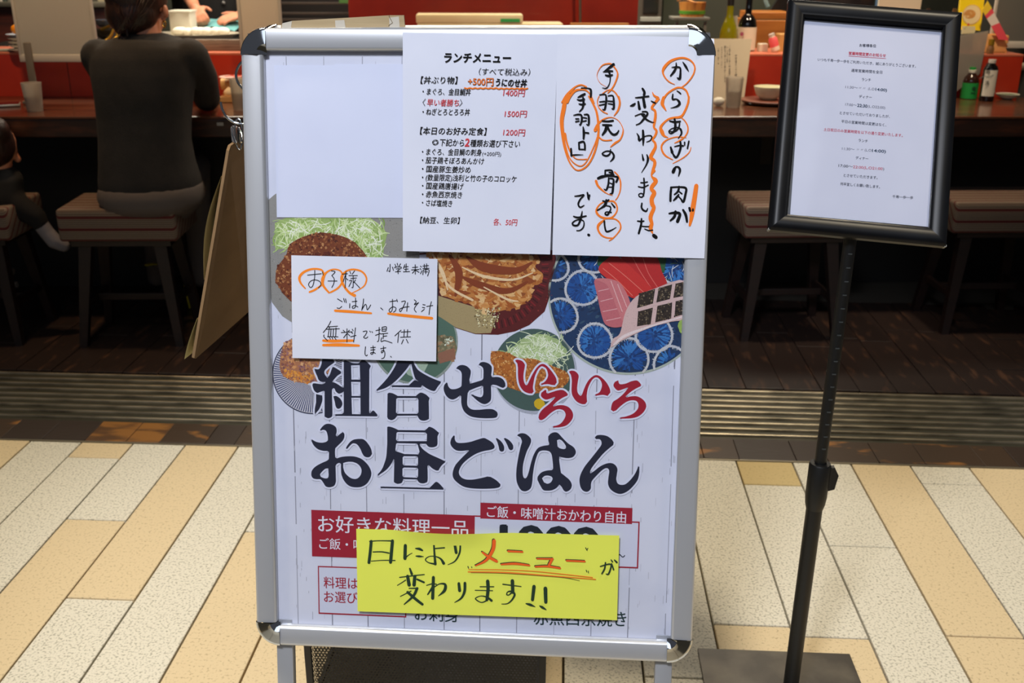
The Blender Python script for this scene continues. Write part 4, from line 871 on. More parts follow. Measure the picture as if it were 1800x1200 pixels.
p.block('''185,200 330,185
260,150 258,230 240,310 215,330 195,300 215,265 260,250 310,265 325,300 300,335
340,165 350,200
435,155 475,165 440,205
440,205 465,240 460,290 440,330
400,262 495,262
550,190 605,185
590,160 580,335
583,200 560,270
585,230 610,250
630,160 640,185
680,155 655,190
620,205 710,205
640,235 700,230
665,205 665,320 650,330
625,260 650,258 620,320
690,250 670,280
675,270 735,335
1055,85 1052,160 1040,155
1035,120 1022,160
1080,115 1090,150
1105,85 1115,105
1130,75 1135,98
1165,80 1150,105
1105,125 1110,115 1170,115 1165,135
1120,135 1155,132 1135,155
1135,150 1140,185
1110,165 1165,160
1210,90 1195,130
1205,115 1245,110
1225,80 1222,160
1205,140 1245,135
1195,165 1260,162
1290,120 1345,115
1280,145 1360,140
1320,90 1320,190
1315,150 1290,180
1325,150 1360,170
1375,105 1385,115
1370,130 1380,140
1375,185 1390,155
1400,105 1460,100
1415,85 1418,130
1440,80 1440,130
1400,130 1465,128
1405,145 1400,195
1405,145 1465,145 1450,210
1430,130 1430,185
1415,165 1450,165
500,450 550,480
495,545 520,550 545,530
565,445 575,485
585,450 592,490
630,500 628,545
655,480 705,475
690,440 690,530 665,550 655,535 680,520 715,535
775,450 770,500 755,570
757,565 790,510 805,520 815,565 850,515
955,545 978,565
1050,480 1120,470
1080,455 1078,560 1055,590 1045,565 1080,535 1115,545 1110,575 1090,590
1125,455 1132,480
1175,480 1215,475 1195,530 1165,585 1155,560 1200,540 1255,532
1240,490 1230,580
1310,460 1330,480 1310,510 1355,490
1355,490 1325,525 1310,560 1330,590
1400,510 1425,515
1395,540 1420,545
1385,585 1415,560
1440,530 1505,520
1490,480 1475,540 1465,615
430,685 400,740 350,805
400,745 500,738
385,770 520,765
415,750 400,850
395,848 505,850
432,765 427,845
457,765 454,845
485,755 480,845
358,830 357,850 395,890
415,855 425,875
440,850 450,875
465,850 485,880
600,765 600,905
560,780 575,795
625,780 610,800
540,805 655,797
595,820 565,860
605,815 630,840
655,770 665,785
645,800 660,815
640,850 695,835
690,755 670,905
770,795 810,790 795,830 775,855 800,865 820,850
840,790 848,800
862,795 870,805
905,785 950,775
940,750 935,880 920,900
900,835 950,815
970,750 970,790
970,750 1015,745 1010,790
970,770 1010,768
970,790 1010,790
955,820 1030,812
985,820 980,870
985,845 1020,840
965,860 960,900 1000,890 1075,915
1170,780 1105,840
1145,815 1135,910
1170,800 1270,795
1205,775 1200,850
1240,775 1235,850
1165,855 1270,850
1195,880 1175,925
1225,875 1245,915
795,955 790,1030 805,1050 815,1040
850,965 900,960
850,990 895,985
875,945 878,1015 860,1035 850,1020 880,1015 900,1025
955,975 1010,965
985,950 985,1000 965,1020 965,1000 990,995 1000,1030 990,1070 965,1080
1060,1055 1068,1065''', 510, 450, 6, 8.5, BK)
p.obj('pen_writing', INKM, card)
# --- yellow notice
YEL = mat('yellow_paper', (232, 238, 92), .7, noise=(4, (224, 231, 92), .35, .7), spec=.25)
def bendY(s, t): return (max(0, 1-t*5)**1.6)*(.006*max(0, sin((s-.12)*pi/.42))**1.0 if .12 < s < .54 else .0004)+.0005*sin(s*5)
def dropY(s, t): return -(max(0, 1-t*2.5))*(.0022*sin(max(0, min(1, (s-.15)/.45))*pi))
yel, PY = sheet('yellow_notice', 'bright yellow strip notice with marker writing, taped low on the signboard', [(626.3, 929), (1088.6, 941), (1084.6, 1090), (628.6, 1074)], .0026, YEL, nx=60, ny=24, bend=bendY, drop=dropY)
DG = (42, 62, 44); p = Print(PY, .0010)
p.block('''245,230,38 232,370,38 215,510,38
225,230,16 350,222,12 530,225,18
525,225,42 512,370,42 500,505,42
270,370,14 380,368,16 480,385,18
245,490,10 400,480,12 560,482,14
695,285,42 692,370,43 690,455,44
690,450,20 740,410,12 785,385,8
830,325,14 880,330,34 920,350,22
835,425,14 880,428,26 935,432,8
1070,245,22 1078,380,26 1090,530,36
1090,325,16 1210,315,18
1090,530,26 1000,510,14 960,470,16 1010,430,12 1090,430,14 1160,460,24 1200,520,40
1345,260,36 1365,380,38
1420,255,20 1410,380,24 1350,490,18 1255,538,8
1600,215,10 1602,240,8
1645,220,8 1635,240,8
755,590,24 780,660,34
620,705,14 780,685,16 945,668,14
725,690,42 745,805,46
820,690,42 810,805,46
700,740,14 640,780,12 590,810,10
850,730,24 940,770,26
745,850,14 860,848,20
850,850,36 800,950,34 680,1060,14
770,885,14 630,955,12
725,900,36 830,990,38 920,1060,34
1065,705,40 1055,980,42
975,810,12 1050,790,16 1105,795,14
1050,840,30 990,930,18
1080,830,14 1150,790,16 1220,800,34 1210,880,40 1130,950,8
1400,785,36 1410,880,40
1480,780,36 1475,890,36 1430,980,26 1345,1035,10''', 620, 920, 7.5, 30, DG)
p.block('''180,828,14 360,828,14
115,875,12 345,880,12
280,755,46 285,860,44 270,1000,40
275,1005,20 200,1035,14 130,1000,16 125,975,14 190,950,12 270,965,22 330,1010,34
480,795,16 720,825,12
605,750,46 610,900,44
600,900,22 560,935,14 530,930,16 545,895,14 600,890,26 635,930,28 600,1000,22 540,1050,14 465,1055,10
890,825,46 870,1000,40
785,1050,14 840,1065,34 905,1092,8
1040,850,50 1045,1030,44
965,1080,14 1000,1100,34 1050,1130,12
20,560,12 28,585,12
68,565,10 72,578,10
1570,315,12 1590,350,10
1600,320,8 1590,335,8
1578,610,12 1586,630,12
1605,620,10 1608,645,10
60,642,8 500,652,8 1000,685,6 1300,710,6 1490,748,5''', 820, 920, 7.5, 30, DG)
p.block('''830,475,7 895,462,9 882,520,10 866,522,6
862,452,9 856,490,10 840,520,9
900,458,8 912,495,10
897,435,7 905,446,9
918,436,8 932,450,12''', 820, 860, 3.529, 8, DG)
MEN = '''365,225,46 350,340,44 260,480,34 120,552,14
210,375,22 300,440,36 400,495,34
550,360,26 740,370,22
460,535,20 640,525,30 830,548,22
930,460,18 1140,462,22
1130,465,34 1090,540,34
910,565,22 1070,560,26 1235,585,24
1320,485,22 1560,495,22'''
p.block(MEN, 819, 918.6, 7.5, 30, DG); p.obj('marker_writing', INKM, yel)
p = Print(PY, .0011); p.block(MEN, 820, 920, 7.5, 30, (240, 100, 40))
p.block('''30,600,10 500,605,12 900,625,12 1300,665,12 1660,705,12
25,632,16 500,640,20 1000,675,16 1700,730,14''', 820, 920, 7.5, 14, (236, 132, 46)); p.obj('orange_writing', INKM, yel)

# ================================================================ FRAMED NOTICE ON A STAND
S = SIGN; BKP = mat('black_plastic', (9, 10, 13), .40, noise=(18, (14, 16, 20), .4, .7), spec=.25)
BKM = mat('black_metal', (12, 13, 14), .45); WORN = mat('worn_corner', (150, 152, 150), .5)
base = V((.4285, 1.536, 0))
stand = thing('sign_stand', 'black metal pole stand on a square base holding a framed notice, right of the signboard', 'stand', base)
m = MB(); m.box(base+V((0, 0, .003)), (.147, .147, .003), bev=.001); m.obj('base_plate', mat('base_plate_steel', (74, 68, 60), .42, .3, noise=(9, (110, 102, 88), .45, .7)), stand)
topP = S.P(-.004, -.155, -.016); d = topP-base; u_ = d.normalized()
def along(z): return base+d*((z-base.z)/d.z)
m = MB(); m.tube([along(.0), along(.44)], .0135, 20); m.obj('lower_tube', BKM, stand, smooth=40)
m = MB(); m.tube([along(.43), along(.88)], .0098, 20)
o_ = m.obj('upper_tube', BKM, stand, smooth=40)
x_, y_ = basis(u_); nt_ = MB(); k = .52
while k < .86: nt_.box(along(k)+V((0, -.0098, 0)), (.003, .0006, .001)); k += .022
nt_.obj('height_marks', mat('mark_grey', (58, 62, 62), .5), stand)['kind'] = 'stuff'
m = MB(); m.tube([along(.405), along(.415), along(.43), along(.487), along(.49)], [.0140, .0165, .0180, .0180, .0165], 22); m.obj('collar', BKM, stand, smooth=40)
m = MB(); m.prism([(0, 0), (.012, .004), (.016, .03), (.008, .045), (0, .04)], lambda a, b, t: along(.44)+V((.0155+a, t, b)), -.005, .005); m.obj('clamp_lever', BKM, stand, smooth=20)
fw, fh, RWS = .131, .1838, .0262
frame = thing('framed_notice', 'white notice of changed opening hours in a black frame, on top of the pole stand', 'sign', S.P(0, -fh, -.006))
prof = [(0, -.012), (0, .0005), (.003, .0045), (.009, .0065), (.015, .006), (.020, .0035), (.0235, .0032), (.0262, .0005), (.0262, -.012)]
def srail(c0, c1, nin):
    mb = MB(); n = len(prof); vs = []; dr = (V(c1)-V(c0)).normalized()
    for c, sg in ((c0, 1), (c1, -1)):
        for q, w_ in prof: a, b = c[0]+nin[0]*q+dr.x*sg*q, c[1]+nin[1]*q+dr.y*sg*q; vs.append(S.P(a, b, w_))
    mb.add(vs, [[i, (i+1) % n, n+(i+1) % n, n+i] for i in range(n)]+[list(range(n)), [n+i for i in range(n)][::-1]]); return mb.obj('frame_rail', BKP, frame, smooth=35)
srail((-fw, -fh), (-fw, fh), (1, 0)); srail((fw, -fh), (fw, fh), (-1, 0)); srail((-fw, fh), (fw, fh), (0, -1)); srail((-fw, -fh), (fw, -fh), (0, 1))
for sx, sy in ((-1, -1), (1, -1), (-1, 1), (1, 1)):
    m = MB(); c = (sx*(fw-.0012), sy*(fh-.0012)); m.box(S.P(c[0], c[1], -.005), (.0016, .0016, .006), (S.u, S.v, S.n), bev=.0005); m.obj('worn_corner', WORN, frame)
m = MB(); m.box(S.P(0, 0, -.0095), (fw-.003, fh-.003, .001), (S.u, S.v, S.n)); m.obj('backing', mat('grey_backing', (92, 92, 94), .7), frame)
NP = shifted(S, -.0062); m = MB(); a = NP.uv(1413, 37); b = NP.uv(1655, 57); c = NP.uv(1636, 399); e = NP.uv(1389, 377)
m.add([NP.P(*q, 0) for q in (a, b, c, e)]+[NP.P(*q, -.0006) for q in (a, b, c, e)], [[0, 1, 2, 3], [7, 6, 5, 4], [0, 4, 5, 1], [1, 5, 6, 2], [2, 6, 7, 3], [3, 7, 4, 0]]); m.obj('notice_paper', PAPER, frame)
p = Print(NP, .0002); DK = (52, 54, 64); RS = (200, 72, 90); BL = (40, 62, 84); GY = (96, 98, 110)
for body, x0, y0, x1, y1, em, c, bo in [
    ('お客様各位', 1510.8, 79.7, 1540, 80.8, 6.2, DK, .02), ('営業時間変更のお知らせ', 1492, 93.7, 1557, 98, 6.8, RS, .03), ('いつも千寿一歩一歩をご利用いただき、誠にありがとうございます。', 1437.5, 104.7, 1610, 116.7, 6.3, DK, .005), ('通常営業時間を全日', 1496.3, 123.8, 1550.8, 127.2, 6.5, DK, .01),
    ('ランチ', 1515, 139.7, 1530.8, 140.8, 6.5, DK, .01), ('11:30～', 1486, 152.7, 1508, 154.3, 6.5, GY, 0), ('〃〃', 1510, 154.5, 1521, 155.5, 6, GY, 0), ('(L.O', 1526, 155.5, 1537, 156.7, 6.5, GY, 0), ('14:00)', 1539, 156.8, 1559, 158.4, 7.2, BL, .03),
    ('ディナー', 1510, 169.7, 1532.5, 171.3, 6.5, DK, .01), ('17:00～', 1485.8, 183.3, 1506, 185, 6.5, GY, 0), ('22:30', 1507, 184.8, 1524.5, 186.6, 8.0, BL, .03), ('(L.O22:00)', 1525.5, 186.6, 1556, 189.2, 6.5, GY, 0),
    ('とさせていただいておりましたが、', 1476.3, 198.3, 1564, 205, 6.3, DK, .005), ('平日の営業時間は変更はなく、', 1479, 213.3, 1558, 220, 6.3, DK, .01), ('土日祝日のみ営業時間を以下の通り変更いたします。', 1448, 227.5, 1586.7, 238.3, 6.5, RS, .015), ('ランチ', 1509, 246.7, 1525.3, 248.3, 6.5, DK, .01),
    ('11:30～', 1480, 261, 1502, 262.5, 6.5, GY, 0), ('〃〃', 1506, 262.6, 1517, 263.4, 6, GY, 0), ('(L.O', 1520, 263.3, 1531.5, 264.3, 6.5, GY, 0), ('14:00)', 1533, 264.3, 1557, 266, 7.5, BL, .03), ('ディナー', 1504, 277.5, 1526.3, 279.2, 6.5, DK, .01),
    ('17:00～', 1474, 290.8, 1499, 292.8, 7.2, DK, .005), ('22:00(L.O21:00', 1499.5, 293, 1551.5, 296.6, 7.0, RS, .01), (')', 1552, 296.6, 1554, 296.8, 7.2, DK, 0), ('とさせていただきます。', 1483, 308, 1542.5, 312.5, 6.4, DK, .01), ('何卒宜しくお願い致します。', 1477, 323, 1546.7, 328.7, 6.4, DK, .01), ('千寿一歩一歩', 1568.7, 345.5, 1605, 347.7, 6.3, DK, .01)]:
    p.text(body, (x0, y0), (x1, y1), em, c, bo)
p.stroke([(1492, 98.6), (1557, 102.9)], .8, RS, smooth=False); p.obj('printed_text', INKM, frame)
m = MB(); m.add([S.P(a, b, -.0048) for a, b in ((-fw+.024, -fh+.024), (fw-.024, -fh+.024), (fw-.024, fh-.024), (-fw+.024, fh-.024))], [[0, 1, 2, 3]]); m.obj('clear_cover', clear_mat('clear_cover2', .06, (228, 230, 236), bumpy=.04), frame)
m = MB(); q = S.P(0, -.12, -.016); m.box(q, (.02, .05, .004), (S.u, S.v, S.n), bev=.002); m.obj('mount_bracket', BKM, stand)
# ================================================================ HANGING BOARD, HOOK, BASKET
CARD = mat('brown_card', (138, 108, 72), .8, noise=(7, (128, 98, 62), .35, .7, (.6, .6, 4)))
PYEL = mat('cream_paper_edge', (244, 238, 176), .7)
hk = MB(); HY = 1.50
hk.tube(smooth_path([W(433, 103, HY), W(421, 114, HY), W(415, 130, HY), W(419, 146, HY), W(432, 162, HY), W(440, 172, HY)], 6), .0019, 10)
hk.tube(smooth_path([W(388, 179, HY), W(391, 192, HY), W(399, 206, HY), W(412, 215, HY), W(428, 218, HY), W(440, 212, HY), W(446, 196, HY), W(441, 176, HY)], 6), .0019, 10)
hk.tube([W(440, 172, HY), W(446, 174, HY), RB.P(-HW+.012, HH-.125, -.004)], .0019, 10)
hook = hk.obj('wire_hook', CHR, None, own=True, smooth=60); tag(hook, 'curved chrome wire hook sticking out left of the signboard frame', 'hook')
TA, TB, TC, TD = W(404, 257, 1.47), W(441, 232, 1.72), W(437, 548, 1.74), W(341, 633, 1.40)
clipb = thing('clipboard', 'brown card backing board with cream papers, hanging at the left side of the signboard', 'clipboard', TD)
m = MB(); nn = (TB-TA).cross(TD-TA).normalized(); nn = nn if nn.x < 0 else -nn
rc = [TA+(TB-TA)*.04+(TD-TA)*.0, TB, TC, TC+(TD-TC)*.97+(TA-TD)*0, TD+(TA-TD)*.012, TA+(TD-TA)*.02]
m.add([q for q in rc]+[q+nn*.004 for q in rc], [list(range(6)), [11, 10, 9, 8, 7, 6]]+[[i, (i+1) % 6, 6+(i+1) % 6, 6+i] for i in range(6)]); m.obj('backing_card', CARD, clipb)
for k, (f0, f1, sw) in enumerate([(.14, .62, .010), (.80, 1.0, .008)]):
    m = MB(); vs = []; n = 14
    for i in range(n+1):
        t = f0+(f1-f0)*i/n; e = TA+(TD-TA)*t; w_ = .005+sw*(sin((t-f0)/(f1-f0)*pi*(1 if k == 0 else .5)))
        far = TB+(TC-TB)*t; vs += [e+nn*w_-(far-e)*.012*k, far+nn*(.005+.002*k)]
    m.add(vs, [[2*i, 2*i+1, 2*i+3, 2*i+2] for i in range(n)]); m.obj('paper_sheet', PYEL, clipb, smooth=60)
m = MB(); c = TA+(TB-TA)*.25+V((0, 0, .012)); ax3 = ((TB-TA).normalized(), nn, V((0, 0, 1)))
m.box(c, (.016, .004, .012), ax3, bev=.003); m.obj('clip_jaw', mat('clip_grey', (150, 150, 152), .3, .6), clipb, smooth=30)
m = MB(); q = W(414, 214, 1.5); m.tube([q+V((0.006*cos(a)+.003, .004*sin(a), -.018+.022*sin(a))) for a in [2*pi*k/20 for k in range(21)]], .0013, 8, cap=False); m.tube([W(409, 222, 1.5), W(409, 236, 1.49), W(415, 252, 1.48)], .0016, 8); m.tube([W(419, 224, 1.5), W(426, 238, 1.49), W(424, 250, 1.48)], .0016, 8)
m.obj('clip_ring', CHR, clipb, smooth=60)
m = MB(); m.box(W(421, 238, 1.5), (.010, .002, .012), ax3, bev=.003); m.obj('clear_tab', clear_mat('clear_plastic', .05, (214, 224, 224)), clipb)

# cardboard strip tied behind the top of the board
cb = thing('cardboard_strip', 'brown cardboard strip with pale tape pieces standing behind the signboard top', 'cardboard', W(600, 60, 1.50))
m = MB(); pts = [(492, 60), (494, 44), (512, 37), (600, 32), (685, 27), (710, 27), (713, 60)]; ps = [W(x, y, 1.475) for x, y in pts]; bk = V((0, .004, 0)); n = len(ps)
m.add(ps+[q+bk for q in ps], [list(range(n)), [2*n-1-i for i in range(n)]]+[[i, (i+1) % n, n+(i+1) % n, n+i] for i in range(n)]); m.obj('card', mat('pale_card', (178, 156, 118), .8, noise=(30, (160, 136, 98), .4, .7, (.2, 1, 4))), cb)
for q in ([(495, 52), (496, 41), (513, 37), (511, 52)], [(590, 52), (589, 36), (605, 35), (608, 52)], [(685, 52), (684, 31), (701, 29), (703, 52)]):
    m = MB(); v_ = [W(x, y, 1.4745) for x, y in q]; m.add(v_+[a+V((0, .0004, 0)) for a in v_], [[0, 1, 2, 3], [7, 6, 5, 4], [0, 4, 5, 1], [1, 5, 6, 2], [2, 6, 7, 3], [3, 7, 4, 0]]); m.obj('tape_piece', mat('tape', (196, 188, 172), .5), cb)
m = MB(); v_ = [W(x, y, 1.474) for x, y in [(684, 27), (684, 29), (690, 40), (683, 45)]]; m.tube(v_, .0004, 4); m.obj('crease', mat('crease', (120, 98, 66), .9), cb)

# perforated black box behind the legs
BY = 1.46; x0 = W(541, 1140, BY).x; x1 = W(954, 1150, BY).x; BZ = .30
bask = thing('mesh_box', 'black perforated metal box standing on the pavement behind the signboard legs', 'box', ((x0+x1)/2, BY+.1, 0))
MESHM = mat('perforated_steel', (34, 33, 32), .5, .1); pit = .0062
def perf(name, o, U, Vv, wU, wV, m_, par, r=.0021):
    mb = MB(); vs = []; fs = []; nu, nv = int(wU/pit), int(wV/(pit*.866))
    for j in range(nv):
        for i in range(nu):
            cx = (i+.5+(.5 if j % 2 else 0))*pit; cy = (j+.5)*pit*.866; k = len(vs)
            hexo = [(cx+pit/2*1.1547*cos(pi/6+a*pi/3), cy+pit/2*1.1547*sin(pi/6+a*pi/3)) for a in range(6)]; hexi = [(cx+r*cos(pi/6+a*pi/3), cy+r*sin(pi/6+a*pi/3)) for a in range(6)]
            vs += [o+U*a+Vv*b for a, b in hexo+hexi]; fs += [[k+a, k+(a+1) % 6, k+6+(a+1) % 6, k+6+a] for a in range(6)]
    mb.add(vs, fs); ob = mb.obj(name, m_, par); ob['kind'] = 'stuff'; return ob
perf('perforated_front', V((x0+.008, BY, .02)), V((1, 0, 0)), V((0, 0, 1)), x1-x0-.014, BZ-.03, MESHM, bask)
perf('perforated_back', V((x0+.008, BY+.2, .02)), V((1, 0, 0)), V((0, 0, 1)), x1-x0-.014, BZ-.03, MESHM, bask)
for xx in (x0, x1): perf('perforated_side', V((xx, BY+.006, .02)), V((0, 1, 0)), V((0, 0, 1)), .188, BZ-.03, MESHM, bask)
for xx in (x0, x1):
    for yy in (0, .2): m = MB(); m.box((xx, BY+yy, BZ/2+.002), (.006, .004, BZ/2), bev=.001); m.obj('corner_post', mat('post_dark', (34, 35, 38), .5), bask)
for yy in (0, .2):
    for zz in (.012, BZ): m = MB(); m.box(((x0+x1)/2, BY+yy, zz), ((x1-x0)/2, .004, .008), bev=.001); m.obj('edge_bar', MATS['post_dark'], bask)
for xx in (x0, x1):
    for zz in (.012, BZ): m = MB(); m.box((xx, BY+.1, zz), (.004, .096, .008), bev=.001); m.obj('edge_bar', MATS['post_dark'], bask)
m = MB(); m.box(((x0+x1)/2, BY+.1, .016), ((x1-x0)/2-.006, .094, .002)); m.obj('base_sheet', MATS['post_dark'], bask)
for q in (.18, .5): m = MB(); m.box(((x0+x1)/2, BY+.02+q*.3, .12+q*.1), ((x1-x0)/2-.006, .003, .004)); m.obj('inner_bar', MATS['post_dark'], bask)

# ================================================================ STOOLS
def stripes():
    m = bpy.data.materials.new('striped_upholstery'); m.use_nodes = True; nt = m.node_tree; b = nt.nodes['Principled BSDF']; b.inputs['Roughness'].default_value = .85
    tc = nt.nodes.new('ShaderNodeTexCoord'); sp = nt.nodes.new('ShaderNodeSeparateXYZ'); nt.links.new(tc.outputs['Object'], sp.inputs[0])
    ad = nt.nodes.new('ShaderNodeMath'); ad.operation = 'SUBTRACT'; nt.links.new(sp.outputs[1], ad.inputs[0]); nt.links.new(sp.outputs[2], ad.inputs[1])
    def wave(k, lo, hi):
        a = nt.nodes.new('ShaderNodeMath'); a.operation = 'MULTIPLY'; a.inputs[1].default_value = k; nt.links.new(ad.outputs[0], a.inputs[0])
        s_ = nt.nodes.new('ShaderNodeMath'); s_.operation = 'SINE'; nt.links.new(a.outputs[0], s_.inputs[0])
        r = nt.nodes.new('ShaderNodeMapRange'); r.inputs[1].default_value = lo; r.inputs[2].default_value = hi; nt.links.new(s_.outputs[0], r.inputs[0]); return r.outputs[0]
    m1 = nt.nodes.new('ShaderNodeMix'); m1.data_type = 'RGBA'; m1.inputs[6].default_value = lin((92, 76, 64)); m1.inputs[7].default_value = lin((136, 120, 102)); nt.links.new(wave(900, .2, .8), m1.inputs[0])
    m2 = nt.nodes.new('ShaderNodeMix'); m2.data_type = 'RGBA'; m2.inputs[7].default_value = lin((84, 22, 20)); nt.links.new(m1.outputs[2], m2.inputs[6]); nt.links.new(wave(157, .66, .82), m2.inputs[0])
    nt.links.new(m2.outputs[2], b.inputs['Base Color']); return m
UPH = stripes(); LEGW = mat('dark_red_wood', (30, 14, 10), .5, noise=(8, (20, 10, 8), .4, .7, (1, 1, 4)))
def make_stool(label):
    t = thing('bar_stool', label, 'stool', (0, 0, 0)); bm = MB()
    # a thick cushion, dished from side to side
    vs = []; nx, ny, n = 14, 10, 0; X, Y, z0, z1 = .195, .135, .372, .474
    m = MB(); m.box((0, 0, (z0+z1)/2), (X, Y, (z1-z0)/2), bev=.012, seg=3)
    m.v = [v+V((0, 0, (.014*(v.x/X)**2-.004) if v.z > .45 else 0)) for v in m.v]; m.obj('seat_cushion', UPH, t, smooth=50)
    m = MB(); m.box((0, 0, .362), (X-.03, Y-.02, .0095)); m.obj('seat_board', LEGW, t)
    for sx in (-1, 1):
        for sy in (-1, 1):
            a, b = V((sx*.125, sy*.085, .353)), V((sx*.165, sy*.13, 0)); dd = (b-a).normalized(); x_ = V((1, 0, 0)); y_ = dd.cross(x_).normalized(); x_ = y_.cross(dd)
            m = MB(); vs = [a+x_*p*.021+y_*q*.018 for p, q in ((-1, -1), (1, -1), (1, 1), (-1, 1))]+[V((b.x+p*.018, b.y+q*.015, 0)) for p, q in ((-1, 1), (1, 1), (1, -1), (-1, -1))]
            if y_.y < 0: vs[4:] = [V((b.x+p*.013, b.y+q*.013, 0)) for p, q in ((-1, 1), (1, 1), (1, -1), (-1, -1))]
            m.add(vs, [[0, 1, 2, 3], [7, 6, 5, 4], [0, 4, 5, 1], [1, 5, 6, 2], [2, 6, 7, 3], [3, 7, 4, 0]]); m.obj('leg', LEGW, t)
    for sx in (-1, 1): m = MB(); m.box((sx*.149, 0, .14), (.009, .105, .012), bev=.002); m.obj('stretcher', LEGW, t)
    m = MB(); m.box((0, 0, .14), (.14, .009, .012), bev=.002); m.obj('stretcher', LEGW, t)
    t['group'] = 'striped stools along the counter'; return t
stool = make_stool('striped stool the woman in the dark sweater sits on'); AZ = math.atan2(CE.y, CE.x)
def put(o, p, rz=AZ): o.location = V(p); o.rotation_euler = (0, 0, rz)
s_w = W(197, 400, 3.23); put(stool, (s_w.x, 3.372, 0))
q = W(-85, 400, 3.2); dup(stool, (q.x-.02, 3.35, 0), AZ-.05, 'striped stool at the left edge, mostly outside the picture, child in white socks on it')
q = W(1405, 400, 3.42); dup(stool, (q.x, 3.58, 0), AZ+.02, 'empty striped stool behind the black framed notice')
q = W(1762, 380, 3.6); dup(stool, (q.x, 3.70, 0), AZ, 'empty striped stool at the right edge, right of the framed notice')
for (a, b, lab) in [((257, 466), (274, 464), 'short yellow tape piece low under the seated womans stool'), ((325, 497), (335, 543), 'slanting yellow strip behind the right leg of the seated womans stool')]:
    m = MB(); p0, p1 = W(*a, 3.62), W(*b, 3.66); m.tube([p0, (p0+p1)/2+V((0, 0, .002)), p1], [.010, .013, .010], 8, flat=.35); tag(m.obj('yellow_strap', mat('yellow_strap', (226, 208, 30), .6), None, own=True), lab, 'strap')

# ================================================================ THINGS ON THE COUNTER, LEFT
def place(px, py, d): return D(px, py, d)
def onz(px, py, z): return G(px, py, z)
CT, LT = .7505, .9168       # heights of the counter top and the ledge top
CERW = mat('white_ceramic', (226, 222, 206), .25, coat=.4); CERG = mat('ceramic_blue_rim', (170, 180, 196), .25, coat=.4)
FP = frost_mat('frosted_plastic', (250, 238, 218), .5, .3)
def tumbler(p, h, r0, r1, label):
    t = thing('tumbler', label, 'glass', p, 'frosted tumblers on the counter'); m = MB()
    m.lathe([(r0, 0), (r1, h), (r1-.0022, h), (r1-.0035, h*.64), (r0-.002, .006), (.001, .006)], p, 28); m.obj('cup', FP, t, smooth=50)
    m = MB(); m.lathe([(r0-.0024, .0068), (r0-.0024+(r1-r0)*.5, h*.55)], p, 24); m.obj('water', mat('water_in_cup', (226, 216, 196), .05, trans=.8, ior=1.33), t, smooth=50); return t
c = G(62, 195, CT); tumbler(c, .098, .026, .034, 'frosted plastic tumbler of water left of the seated woman')
c = G(424, 193, CT); tumbler(c, .11, .027, .033, 'frosted tumbler just left of the signboard, right of the seated woman')
c = G(1288, 188, CT); tumbler(c, .108, .026, .033, 'frosted tumbler in front of the cream menu card, right of the signboard')
c = G(-2, 187, CT); m = MB(); pa = thing('smartphone', 'dark smartphone with a pale edge lying on the counter at the left edge', 'phone', c+V((0, 0, 0)))
axp = (V((cos(.45), sin(.45), 0)), V((-sin(.45), cos(.45), 0)), V((0, 0, 1)))
m.box(c+V((0, 0, .005)), (.072, .036, .0042), axp, bev=.003); m.obj('body', mat('phone_edge', (176, 176, 170), .3, .4), pa, smooth=30)
m = MB(); m.box(c+V((0, 0, .0095)), (.069, .033, .0006), axp); m.obj('screen', mat('phone_screen', (16, 18, 24), .08, coat=.5), pa)
# stacked plates with a round orange on the ledge
c = G(30, 92, LT)+V((.012, .02, 0)); c.z = LT
for k in range(5):
    m = MB(); r = .046 if k < 4 else .050; z = k*.0135
    m.lathe([(r*.55, z), (r*.62, z+.003), (r, z+.0105), (r, z+.0125), (r*.9, z+.0115), (r*.5, z+.0055), (.001, z+.005)], c+V((rs.uniform(-.002, .002), 0, 0)), 28)
    tag(m.obj('small_plate', CERG if k == 4 else CERW, None, loc=c+V((0, 0, z)), smooth=50), ['lowest small plate of the stack at the far left', 'second plate from the bottom of the stack at far left', 'middle plate of the stack at the far left', 'fourth plate up in the stack at the far left', 'topmost small plate of the left stack, blue-grey rim under the orange'][k], 'plate', 'small plates stacked on the red ledge')
m = MB(); m.ball(c+V((-.002, -.012, .0135*4+.03)), (.022, .022, .019)); tag(m.obj('orange_ball', mat('orange_peel', (246, 148, 20), .45, bump=(200, .3, .001)), None, own=True, smooth=80), 'bright orange fruit on the plate stack beside the left frosted screen', 'fruit')
c = G(4, 92, LT); m = MB(); m.box((c.x-.02, c.y+.04, LT+.004), (.05, .02, .004), AX, bev=.002); tag(m.obj('steel_tray', mat('tray_grey', (128, 134, 120), .4), None, own=True), 'flat grey tray on the red ledge at the left edge', 'tray')
# bowls and brass pan handle between the screen and the woman
for px, py, r, cc, lab in ((184, 36, .035, (70, 78, 92), 'small dark blue-grey bowl left of the womans head, behind the other'), (190, 58, .05, (44, 40, 34), 'dark round pot left of the womans head')):
    c = D(px, py+12, 1.1); m = MB(); m.lathe([(r*.5, 0), (r*.95, r*.4), (r, r*.9), (r*.93, r*.92), (r*.8, r*.4), (.001, r*.2)], c, 24); tag(m.obj('dark_bowl', mat('bowl%d' % px, cc, .2, coat=.5), None, own=True, smooth=60), lab, 'bowl')
m = MB(); BR = mat('brass', (206, 166, 70), .25, .9)
m.tube(smooth_path([D(178, 52, 1.0), D(192, 46, .98), D(199, 42, .97), D(198, 56, .96), D(190, 68, .95), D(180, 74, .94)], 6), .006, 8); m.tube(smooth_path([D(203, 52, .97), D(207, 62, .96), D(203, 68, .95), D(196, 72, .95)], 6), .008, 8)
tag(m.obj('brass_handles', BR, None, own=True, smooth=60), 'brass pot handles shining left of the womans neck', 'handle')
